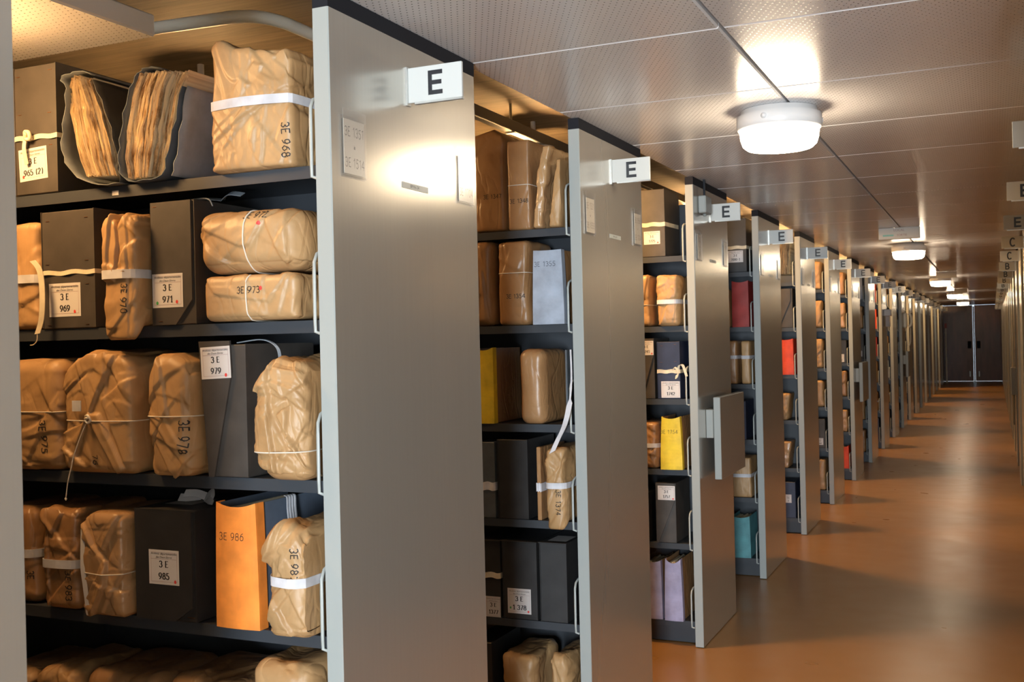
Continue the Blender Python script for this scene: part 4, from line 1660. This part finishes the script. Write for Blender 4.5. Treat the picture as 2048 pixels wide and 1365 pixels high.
kx, kz = at(178, 838, Y - .012)
kb = MB()
kb.tube(smooth_line([(kx - .012, Y - .010, kz + .006), (kx + .004, Y - .020, kz + .008), (kx + .010, Y - .018, kz - .004), (kx, Y - .018, kz - .010), (kx - .006, Y - .018, kz), (kx + .006, Y - .022, kz + .002)], 4), .003, 7)
q = [at(a, b, Y - .02) for a, b in ((172, 850), (160, 880), (148, 915), (144, 935), (137, 965), (133, 998))]
kb.tube(smooth_line([(a, Y - .022, b) for a, b in q], 4), .0014, 6)
kb.lathe([(.001, -.004), (.0035, 0), (.001, .004)], q[-1][0], Y - .022, q[-1][1], 8)
kb.build('string_knot', M['string'], T)
bx, bz = at(150, 812, Y - .02)
MB().box(bx - .014, bx + .014, Y - .016, Y - .014, bz - .014, bz + .012).build('strap', M['strap'], T)
x0, z0, x1, z1, Y = fr(1, 2, 289, 712, 385, 950, -0.035)
parcel('kraft parcel 3E 978 tied with string left of the box 3 E 979', x0, z0, x1, z1, Y, 0.26, 'kraft', 63, 0.03, 1.0, 0.06, (48, 18, 66), string=0.50, text='3E 978', tsize=0.019, tpos=(.76, .33),
       flaps=(([(-.5, .97), (-.2, .9), (.1, .5), (-.25, .5), (-.5, .72)], .005), ([(-.1, .5), (.9, .2), (.2, .02), (-.6, .3)], .004)), droop=.022, hem=((-1, -.05), (-.5, .004), (.1, .004), (.7, -.014), (1, -.03)))
x0, z0, x1, z1, Y = fr(1, 2, 418, 690, 494, 948, -0.004)
T = archive_box('tall grey archive box with label 3 E 979 and slanted front flap', x0, z0, x1, z1, Y, 0.27, 'charcoal', card_at(1, -.004, 406, 693, 464, 758, ('3 E', '979'), ((0.33, -0.40, RD),), .04),
                [(-.20, 1.03), (.62, 1.03), (.66, .80), (.14, 0), (0, 0)])
rb = MB()
for k in range(3):
    rb.tube(smooth_line([(x1 - .04, Y + .02 + .004 * k, z1 + .004), (x1 + .02, Y + .02 + .004 * k, z1 + .010), (x1 + .056, Y + .015 + .004 * k, z1 + .004), (x1 + .078 + .003 * k, Y + .012, z1 - .012), (x1 + .083 + .003 * k, Y + .012, z1 - .035)], 5), .0013, 6)
rb.build('loose_cords', M['ribbon_grey'], T)
x0, z0, x1, z1, Y = fr(1, 2, 510, 722, 615, 955, -0.05)
parcel('heavily crumpled kraft parcel at the right end of the third shelf', x0, z0, x1, z1, Y, 0.27, 'kraft', 72, 0.04, 2.1, 0.05, (52, 20, 66), string=0.25,
       flaps=(([(-1, .9), (-.45, 1), (-.35, .55), (-.1, .1), (-.8, .12)], .010), ([(-.1, .55), (.3, .62), (.25, .35), (.85, .1), (.5, .3)], .008)), hem=((-1, -.04), (-.3, .01), (.4, .0), (1, -.012)))

# ---- fourth shelf
x0, z0, x1, z1, Y = fr(1, 3, -10, 1012, 74, 1238, 0.0)
parcel('kraft parcel with a white strap at the far left of the fourth shelf', x0, z0, x1, z1, Y, 0.25, 'kraft_dark', 81, 0.03, 1.0, 0.06, (30, 14, 50), strap=0.52, text='3E', tsize=.016, tpos=(.8, .3))
x0, z0, x1, z1, Y = fr(1, 3, 81, 1018, 156, 1250, -0.02)
parcel('brown parcel 3E 983 with white strap, left of the gathered parcel', x0, z0, x1, z1, Y, 0.26, 'kraft_dark', 86, 0.025, 1.2, 0.055, (44, 18, 60), strap=0.46, text='3E 983', tsize=0.018, tpos=(.70, .25),
       flaps=(([(-1, .95), (-.3, .75), (.2, .95), (-.3, 1.02)], .006),), droop=.012)
x0, z0, x1, z1, Y = fr(1, 3, 171, 1030, 249, 1262, -0.035)
T, P_, F_ = parcel('glossy folded kraft parcel tied with thin string beside the box 3 E 985', x0, z0, x1, z1, Y, 0.27, 'kraft_glossy', 92, 0.016, 1.3, 0.06, (50, 18, 64), string=0.43,
                   flaps=(([(-1, .95), (-.45, .70), (.25, .55), (.22, .32), (-.55, .03), (-1, .0)], .009), ([(-.7, .98), (.9, 1.02), (.1, .66), (-.3, .72)], .006)))
sx, sz = at(166, 1105, Y - .012)
MB().ribbon(smooth_line([(x0 + .002, Y - .006, z0 + (z1 - z0) * .85), (x0 + .004, Y - .012, z0 + (z1 - z0) * .5), (x0 + .010, Y - .012, z0 + (z1 - z0) * .3), (x0 + .018, Y - .010, z0 + .004)], 5), Vector((.007, 0, 0)), .0008).build('tape_strip', M['white'], T)
x0, z0, x1, z1, Y = fr(1, 3, 275, 1022, 393, 1272, -0.006)
T = archive_box('black archive box with label 3 E 985 and a bow on its lid', x0, z0, x1, z1, Y, 0.27, 'black', card_at(1, -.01, 300, 1103, 359, 1167, ('3 E', '985'), ((0.37, -0.40, RD),)),
                [(0, 0), (.66, 0), (.95, .14), (.95, 1), (0, 1)], ((.95, .05), (.9, .05)), None, lid=True, top_card=(.15, .62, .25, .62))
rb = MB()
ax, az = x0 + .10, z1 + .006
for pts in ([(ax - .055, Y + .10, az + .010), (ax - .03, Y + .11, az + .008), (ax, Y + .12, az + .012)], [(ax - .03, Y + .09, az + .022), (ax - .01, Y + .11, az + .020), (ax + .01, Y + .12, az + .012)],
            [(ax + .01, Y + .12, az + .010), (ax + .03, Y + .12, az + .024), (ax + .04, Y + .11, az + .006), (ax + .012, Y + .12, az + .008)], [(ax + .01, Y + .12, az + .008), (ax + .04, Y + .10, az + .004), (ax + .055, Y + .09, az - .002)]):
    rb.ribbon(smooth_line(pts, 5), Vector((0, .006, .008)), .0008)
rb.build('ribbon_bow', M['strap'], T)
x0, z0, x1, z1, Y = fr(1, 3, 432, 1006, 517, 1262, -0.012)
T = folder('orange card folder marked 3E 986 with slate cloth side', x0, z0, x1, z1, Y, 0.27, 'orange', 'slate', 0.10, '3E 986', (.40, .70), .017)
rb = MB()
for k in range(4):
    rb.ribbon(smooth_line([(x1 - .012, Y + .12 + .010 * k, z1 + .001), (x1 - .001, Y + .115 + .010 * k, z1 - .002), (x1 + .0035, Y + .11 + .010 * k, z1 - .03), (x1 + .0045, Y + .115 + .010 * k, z1 - .07)], 4), Vector((0, .003, 0)), .0006)
rb.build('cloth_strap', M['strap'], T)
x0, z0, x1, z1, Y = fr(1, 3, 520, 1050, 622, 1288, -0.065)
parcel('rounded kraft parcel with bright white strap at the right end of the fourth shelf', x0, z0, x1, z1, Y, 0.29, 'kraft', 97, 0.045, 1.3, 0.055, (50, 20, 64), strap=0.50, text='3E 987', tsize=0.017, tpos=(.62, .66),
       flaps=(([(-.95, .95), (-.2, 1.0), (-.45, .78), (-.9, .70)], .010), ([(-.5, .35), (.2, .05), (-.9, .05)], .006)), pinch=0.05, hem=((-1, -.03), (-.2, .004), (.5, -.004), (1, -.03)))

# ---- fifth shelf: only the tops show
for k, (a, t, b, off, nm, mat_) in enumerate(((-30, 1345, 60, 0, 'leftmost', 'kraft'), (66, 1342, 154, 0, 'second from left', 'kraft'), (165, 1352, 310, .01, 'third from left', 'kraft_dark'), (330, 1362, 480, .02, 'fourth from left', 'kraft_dark'), (497, 1330, 622, -.03, 'rightmost', 'kraft'))):
    x0, z0, x1, z1, Y = fr(1, 4, a, t, b, 1560, off)
    parcel('brown wrapped parcel on the fifth shelf of the nearest bay, %s' % nm, x0, z0, x1, z1, Y, 0.27, mat_, 101 + k, 0.035, 1.4, 0.06, (36, 20, 40))

# ---- second bay
x0, z0, x1, z1, Y = fr(2, 0, 945, 264, 1010, 447)
parcel('tall brown parcel 3E 1347 on the top shelf of the second bay', x0, z0, x1, z1, Y, 0.24, 'kraft_dark', 120, 0.014, 0.6, 0.07, (26, 12, 40), text='3E 1347', tsize=.015, tpos=(.62, .33), trot=False, hem=((-1, -.01), (.3, .01), (1, -.02)))
x0, z0, x1, z1, Y = fr(2, 0, 1013, 280, 1060, 447)
parcel('tall brown parcel tied with string behind the leaning folders, second bay', x0, z0, x1, z1, Y, 0.24, 'kraft_dark', 121, 0.008, 0.4, 0.08, (26, 12, 40), text='3E 1348', tsize=.015, tpos=(.52, .30), trot=False, string=.5, bulge=.002)
x0, z0, x1, z1, Y = fr(2, 0, 1068, 290, 1098, 440, -.03)
parcel('leaning brown paper folder with torn glassy wrapping, top shelf of the second bay', x0 - .014, z0, x1 - .030, z1, Y, 0.22, 'kraft_glossy', 122, 0.01, 1.2, 0.05, (20, 12, 40), lean=0.14)
x0, z0, x1, z1, Y = fr(2, 0, 1103, 317, 1126, 440, -.03)
parcel('leaning tan folder nearest the end panel on the second bay top shelf', x0 - .018, z0, x1 - .015, z1, Y, 0.22, 'kraft', 123, 0.008, 0.8, 0.05, (20, 12, 36), lean=0.14)
x0, z0, x1, z1, Y = fr(2, 1, 940, 482, 987, 650)
parcel('brown parcel half hidden left of parcel 3E 1354', x0, z0, x1, z1, Y, 0.24, 'kraft_dark', 130, 0.03, 0.8, 0.07, (26, 12, 36))
x0, z0, x1, z1, Y = fr(2, 1, 993, 482, 1058, 650)
parcel('brown parcel 3E 1354 tied with thin string beside a blue-grey folder', x0, z0, x1, z1, Y, 0.24, 'kraft_dark', 131, 0.018, 0.7, 0.07, (32, 12, 44), string=.62, text='3E 1354', tsize=.015, tpos=(.6, .32), trot=False)
x0, z0, x1, z1, Y = fr(2, 1, 1065, 500, 1127, 648, -.02)
folder('blue-grey folder marked 3E 1355 on the second shelf of the second bay', x0, z0, x1, z1, Y, 0.24, 'bluegrey', 'kraft_dark', 0.12, '3E 1355', (.42, .78), .017, scoop=.002)
x0, z0, x1, z1, Y = fr(2, 2, 950, 696, 987, 853)
folder('bright yellow folder with brown side on the third shelf of the second bay', x0, z0, x1, z1, Y, 0.25, 'yellow', 'kraft_dark', 0.02)
x0, z0, x1, z1, Y = fr(2, 2, 1036, 699, 1090, 855, -.02)
parcel('smooth rounded brown parcel right of the yellow folder, second bay', x0, z0, x1, z1, Y, 0.25, 'kraft_dark', 140, 0.03, 0.35, 0.09, (34, 14, 40), bulge=.008)
x0, z0, x1, z1, Y = fr(2, 2, 1131, 700, 1135, 855, .0)
T = archive_box('thin grey cover with a hanging white strap beside the rounded parcel', x0, z0, x1, z1, Y, 0.24, 'cover_grey', seam=False, name='paper_cover', cat='cover')
rb = MB()
q = [at(a, b, Y - .05) for a, b in ((1137, 700), (1141, 760), (1139, 810), (1132, 850), (1120, 880), (1112, 903))]
ws = [Vector((.003, 0, 0))] * 8 + [Vector((.011, 0, .006))] * 40
pts = smooth_line([(a, Y - .030 - .011 * k, b) for k, (a, b) in enumerate(q)], 4)
rb.ribbon(pts, ws[:len(pts)], .0008)
rb.build('hanging_strap', M['strap'], T)
x0, z0, x1, z1, Y = fr(2, 3, 950, 885, 990, 1040)
T = archive_box('grey box with white strap at the left of the second bay fourth shelf', x0, z0, x1, z1, Y, 0.25, 'cover_grey', None, None, (), (.42, .03, 'strap'))
x0, z0, x1, z1, Y = fr(2, 3, 996, 880, 1056, 1046)
archive_box('plain black archive box without label on the second bay fourth shelf', x0, z0, x1, z1, Y, 0.26, 'black')
x0, z0, x1, z1, Y = fr(2, 3, 1074, 895, 1082, 1048)
archive_box('thin upright brown folder between a black box and a strapped parcel', x0, z0, x1, z1, Y, 0.24, 'kraft_dark', seam=False, tie=(.45, .03, 'strap'), name='card_folder', cat='folder')
x0, z0, x1, z1, Y = fr(2, 3, 1088, 897, 1132, 1052, -.05)
parcel('narrow kraft parcel with white strap and pointed end, second bay', x0, z0, x1, z1, Y, 0.25, 'kraft', 151, 0.02, 1.3, 0.05, (36, 14, 48), strap=.5, text='3E 1374', tsize=.018, tpos=(.55, .28), droop=.03, pinch=.06)
for k, (a, t, b, bt, crd, lab) in enumerate((
        (950, 1082, 1001, 1240, (972, 1195, 1002, 1233, ('3 E', '1377'), ()), 'black archive box with label 1377, left of box 3 E 1 378'),
        (1006, 1085, 1074, 1250, (1016, 1180, 1062, 1226, ('3 E', '1 378'), ((-.38, -.28, GD), (.38, -.40, RD))), 'black archive box with label 3 E 1 378'),
        (1081, 1088, 1134, 1255, None, 'plain black archive box right of box 3 E 1 378'))):
    x0, z0, x1, z1, Y = fr(2, 4, a, t, b, bt)
    archive_box(lab, x0, z0, x1, z1, Y, 0.26, 'black', card_at(2, 0, *crd) if crd else None, None, (), (.55, .02, 'ribbon') if k == 0 else None, lid=True, top_card=(.2, .9, .1, .5) if k == 2 else None)
x0, z0, x1, z1, Y = fr(2, 5, 940, 1285, 985, 1420)
archive_box('black box on the bottom shelf of the second bay', x0, z0, x1, z1, Y, 0.26, 'black')
x0, z0, x1, z1, Y = fr(2, 5, 1000, 1312, 1072, 1440, -.01)
parcel('brown folded parcel on the bottom shelf of the second bay, left one', x0, z0, x1, z1, Y, 0.26, 'kraft', 160, .03, 1.4, .05, (32, 16, 32))
x0, z0, x1, z1, Y = fr(2, 5, 1096, 1315, 1140, 1440, -.01)
parcel('narrow parcel on the bottom shelf against the third panel', x0, z0, x1, z1, Y, 0.26, 'kraft', 161, .026, 1.4, .05, (26, 16, 32))

# ---- third bay
x0, z0, x1, z1, Y = fr(3, 0, 1270, 380, 1329, 497)
archive_box('grey archive box with label 3 E 1725 on the top shelf of the third bay', x0, z0, x1, z1, Y, 0.27, 'charcoal', card_at(3, 0, 1288, 462, 1320, 490, ('3 E', '1725'), ((.36, -.38, RD),)), None, (), (.48, .02, 'ribbon'))
x0, z0, x1, z1, Y = fr(3, 1, 1270, 551, 1303, 648)
parcel('kraft parcel tied with string at the left of the third bay, second shelf', x0, z0, x1, z1, Y, 0.24, 'kraft', 170, .02, .9, .06, (22, 10, 30), string=.42)
x0, z0, x1, z1, Y = fr(3, 1, 1311, 549, 1358, 650, -.02)
parcel('kraft parcel with white strap on the second shelf of the third bay', x0, z0, x1, z1, Y, 0.25, 'kraft', 171, .022, 1.1, .05, (34, 12, 40), strap=.47)
x0, z0, x1, z1, Y = fr(3, 2, 1262, 678, 1309, 797)
archive_box('brown-grey archive box with red-dotted label ending in 1, third bay', x0, z0, x1, z1, Y, 0.26, 'charcoal', card_at(3, -.004, 1278, 682, 1307, 711, ('3 E', '1741'), ((.38, -.40, RD),)), [(0, 1), (1, 1), (1, .75), (.45, 0), (0, 0)])
x0, z0, x1, z1, Y = fr(3, 2, 1315, 684, 1360, 800)
T = archive_box('slate-grey archive box 3 E 1742 with a cream ribbon bow', x0, z0, x1, z1, Y, 0.26, 'navy', card_at(3, 0, 1323, 763, 1360, 796, ('3 E', '1742')), None, ((.2, .93), (.8, .95), (.18, .64), (.8, .65)), (.48, .018, 'ribbon'))
rb = MB()
bx, bz = at(1358, 742, Y - .01)
rb.ribbon(smooth_line([(bx - .03, Y - .012, bz + .004), (bx - .018, Y - .02, bz + .016), (bx - .002, Y - .02, bz), (bx - .006, Y - .02, bz - .03), (bx - .014, Y - .016, bz - .036), (bx - .012, Y - .014, bz - .02)], 5), Vector((.004, 0, .003)), .001)
rb.ribbon(smooth_line([(bx - .004, Y - .012, bz), (bx + .004, Y - .02, bz + .026), (bx + .020, Y - .02, bz + .028), (bx + .030, Y - .02, bz + .006), (bx + .040, Y - .02, bz - .028)], 5), Vector((.006, 0, .002)), .001)
rb.build('ribbon_bow', M['ribbon'], T)
x0, z0, x1, z1, Y = fr(3, 3, 1270, 845, 1317, 955)
parcel('dark brown parcel with strap left of the yellow folder 3E 1754', x0, z0, x1, z1, Y, 0.25, 'kraft_dark', 180, .02, 1.3, .05, (26, 12, 34), strap=.5)
x0, z0, x1, z1, Y = fr(3, 3, 1321, 834, 1364, 950, -.02)
folder('yellow folder marked 3E 1754 on the fourth shelf of the third bay', x0, z0, x1, z1, Y, 0.24, 'yellow', 'kraft_dark', 0.18, '3E 1754', (.42, .68), .018)
x0, z0, x1, z1, Y = fr(3, 4, 1270, 985, 1298, 1085)
archive_box('black box half hidden beside the box 3 E 1757', x0, z0, x1, z1, Y, 0.25, 'black')
x0, z0, x1, z1, Y = fr(3, 4, 1313, 967, 1352, 1088)
archive_box('dark grey archive box with label 3 E 1757 and slanted flap', x0, z0, x1, z1, Y, 0.26, 'charcoal', card_at(3, -.004, 1316, 973, 1350, 1000, ('3 E', '1757'), ((.38, -.40, RD),)), [(0, 0), (.1, 0), (.95, .70), (.95, 1), (0, 1)])
x0, z0, x1, z1, Y = fr(3, 5, 1282, 1121, 1324, 1240, -.01)
folder('pale lilac folder on the bottom shelf of the third bay, left one', x0, z0, x1, z1, Y, 0.24, 'lilac', 'kraft_dark', 0.10)
x0, z0, x1, z1, Y = fr(3, 5, 1329, 1119, 1365, 1244, -.02)
folder('pale lilac folder with open top against the fourth panel', x0, z0, x1, z1, Y, 0.24, 'lilac', 'kraft_dark', 0.18, None, (.5, .7), .02, scoop=.02)

# ---- fourth bay
x0, z0, x1, z1, Y = fr(4, 0, 1442, 438, 1492, 530)
archive_box('black archive box with label and cream ribbon on the fourth bay top shelf', x0, z0, x1, z1, Y, 0.27, 'black', card_at(4, 0, 1456, 501, 1486, 526, ('3 E', '2000-1')), None, (), (.46, .02, 'ribbon'))
x0, z0, x1, z1, Y = fr(4, 1, 1445, 580, 1461, 650, .01)
parcel('brown parcel behind the dark red folder', x0, z0, x1, z1, Y, 0.22, 'kraft_dark', 190, .012, .6, .06, (14, 8, 20))
x0, z0, x1, z1, Y = fr(4, 1, 1464, 562, 1497, 650)
folder('dark red folder on the second shelf of the fourth bay', x0, z0, x1, z1, Y, 0.24, 'red', 'red', 0.03)
x0, z0, x1, z1, Y = fr(4, 2, 1445, 682, 1475, 765)
parcel('tan register with white strap on the fourth bay third shelf, left one', x0, z0, x1, z1, Y, 0.24, 'kraft_dark', 192, .012, .3, .06, (20, 8, 24), strap=.62)
x0, z0, x1, z1, Y = fr(4, 2, 1481, 682, 1501, 765)
parcel('tan register with white strap beside the fifth end panel', x0, z0, x1, z1, Y, 0.24, 'kraft', 193, .012, .3, .06, (20, 8, 24), strap=.62)
x0, z0, x1, z1, Y = fr(4, 3, 1458, 803, 1492, 890)
archive_box('navy blue archive box on the fourth shelf of the fourth bay', x0, z0, x1, z1, Y, 0.25, 'navy')
x0, z0, x1, z1, Y = fr(4, 4, 1462, 916, 1504, 1002)
parcel('tan folder with grey strap and printed title, fourth bay', x0, z0, x1, z1, Y, 0.24, 'kraft', 194, .01, .5, .06, (24, 8, 24), strap=.55, top=(.12, 1))
x0, z0, x1, z1, Y = fr(4, 5, 1462, 1033, 1501, 1115)
folder('turquoise folder on the bottom shelf of the fourth bay', x0, z0, x1, z1, Y, 0.24, 'turquoise', 'turquoise', 0.08)

# ---- fifth bay
T = thing('paper_bundle', 'bundle of ragged old leaves on the fifth bay top shelf', 'paper bundle', (at(1572, 515, YN[5])[0], YN[5] + .12, ZS[0]))
Yp = YN[5] + .012
leaf_block(T, [at(a, b, Yp) for a, b in ((1552, 549), (1554, 515), (1556, 484))], [at(a, b, Yp) for a, b in ((1579, 548), (1578, 510), (1581, 482))], Yp, .22, 31, .008)
x0, z0, x1, z1, Y = fr(5, 1, 1552, 578, 1587, 652)
archive_box('grey archive box with slanted dark opening in the fifth bay', x0, z0, x1, z1, Y, 0.25, 'charcoal', None, [(0, 0), (.2, 0), (.9, .7), (.9, 1), (0, 1)])
x0, z0, x1, z1, Y = fr(5, 2, 1555, 678, 1587, 748)
folder('bright vermilion folder on the third shelf of the fifth bay', x0, z0, x1, z1, Y, 0.24, 'vermilion', 'vermilion', .08)
x0, z0, x1, z1, Y = fr(5, 3, 1550, 788, 1578, 850)
parcel('tilted old register lying against the others, fifth bay fourth shelf', x0 - .02, z0, x1 - .01, z1, Y, 0.22, 'kraft', 200, .014, 1.0, .05, (18, 8, 22), lean=.12)
x0, z0, x1, z1, Y = fr(5, 4, 1555, 884, 1580, 945)
parcel('tilted glossy brown register on the fifth bay fifth shelf', x0 - .01, z0, x1 - .012, z1, Y, 0.22, 'kraft_glossy', 201, .01, .7, .05, (18, 8, 22), lean=.14)
x0, z0, x1, z1, Y = fr(5, 5, 1560, 965, 1591, 1035)
archive_box('dark navy archive box with pale label on the fifth bay bottom shelf', x0, z0, x1, z1, Y, 0.25, 'navy', card_at(5, 0, 1570, 990, 1583, 1006, ('3 E', '2'), (), 0), None, (), None)

# ---- farther bays: one or two things per shelf show beside each panel
KIND = [('kraft', 'tan'), ('kraft_dark', 'brown'), ('kraft_glossy', 'glossy brown')]
FOLD = [('orange', 'orange'), ('red', 'dark red'), ('vermilion', 'vermilion'), ('bluegrey', 'blue-grey'), ('cover_grey', 'grey')]
BOX = [('black', 'black'), ('charcoal', 'grey'), ('navy', 'navy')]
PLAN = {6: 'ppppbp', 7: 'ppbppf', 8: 'fpbfpp', 9: 'ffrppb', 10: 'pbpfpb', 11: 'bppfpb', 12: 'pfbppp', 13: 'bpfppb'}
SHN = ['top', 'second', 'third', 'fourth', 'fifth', 'bottom']
for n in range(6, 14):
    for s in range(6):
        x = XP - 0.04 - 0.030
        for k in range(2 if n <= 9 else 1):
            rnd = random.Random(n * 100 + s * 10 + k)
            w = rnd.uniform(.085, .125)
            h = rnd.uniform(.22, .295)
            kind = PLAN[n][s] if k == 0 else rnd.choice('pb')
            Yf = YN[n] + .024
            where = '%s shelf of the %s bay, %s' % (SHN[s], NUM[n - 1], 'by the panel' if k == 0 else 'second from panel')
            a, b = x - w, x
            z = ZS[s] + .0008
            if kind == 'p':
                mt, cn = KIND[(n + s + k) % 3] if n != 6 else KIND[0]
                parcel('%s wrapped parcel on the %s' % (cn, where), a, z, b, z + h, Yf, .24, mt, n * 50 + s * 7 + k, .018, 1.1, .055, (16, 8, 22), strap=.5 if rnd.random() < .4 else None)
            elif kind in 'fr':
                mt, cn = FOLD[2 if kind == 'r' else (n + s) % 5] if n != 9 else FOLD[1 + s % 2]
                folder('%s folder on the %s' % (cn, where), a, z, b, z + h, Yf, .23, mt, mt, .06)
            else:
                mt, cn = BOX[(n + s) % 3]
                archive_box('%s archive box on the %s' % (cn, where), a, z, b, z + h, Yf, .25, mt, ((a + b) / 2, z + h * .22, w * .62, w * .7, ('3 E', '2%d%d' % (n, s)), ()) if n < 9 else None, None)
            x = a - .018
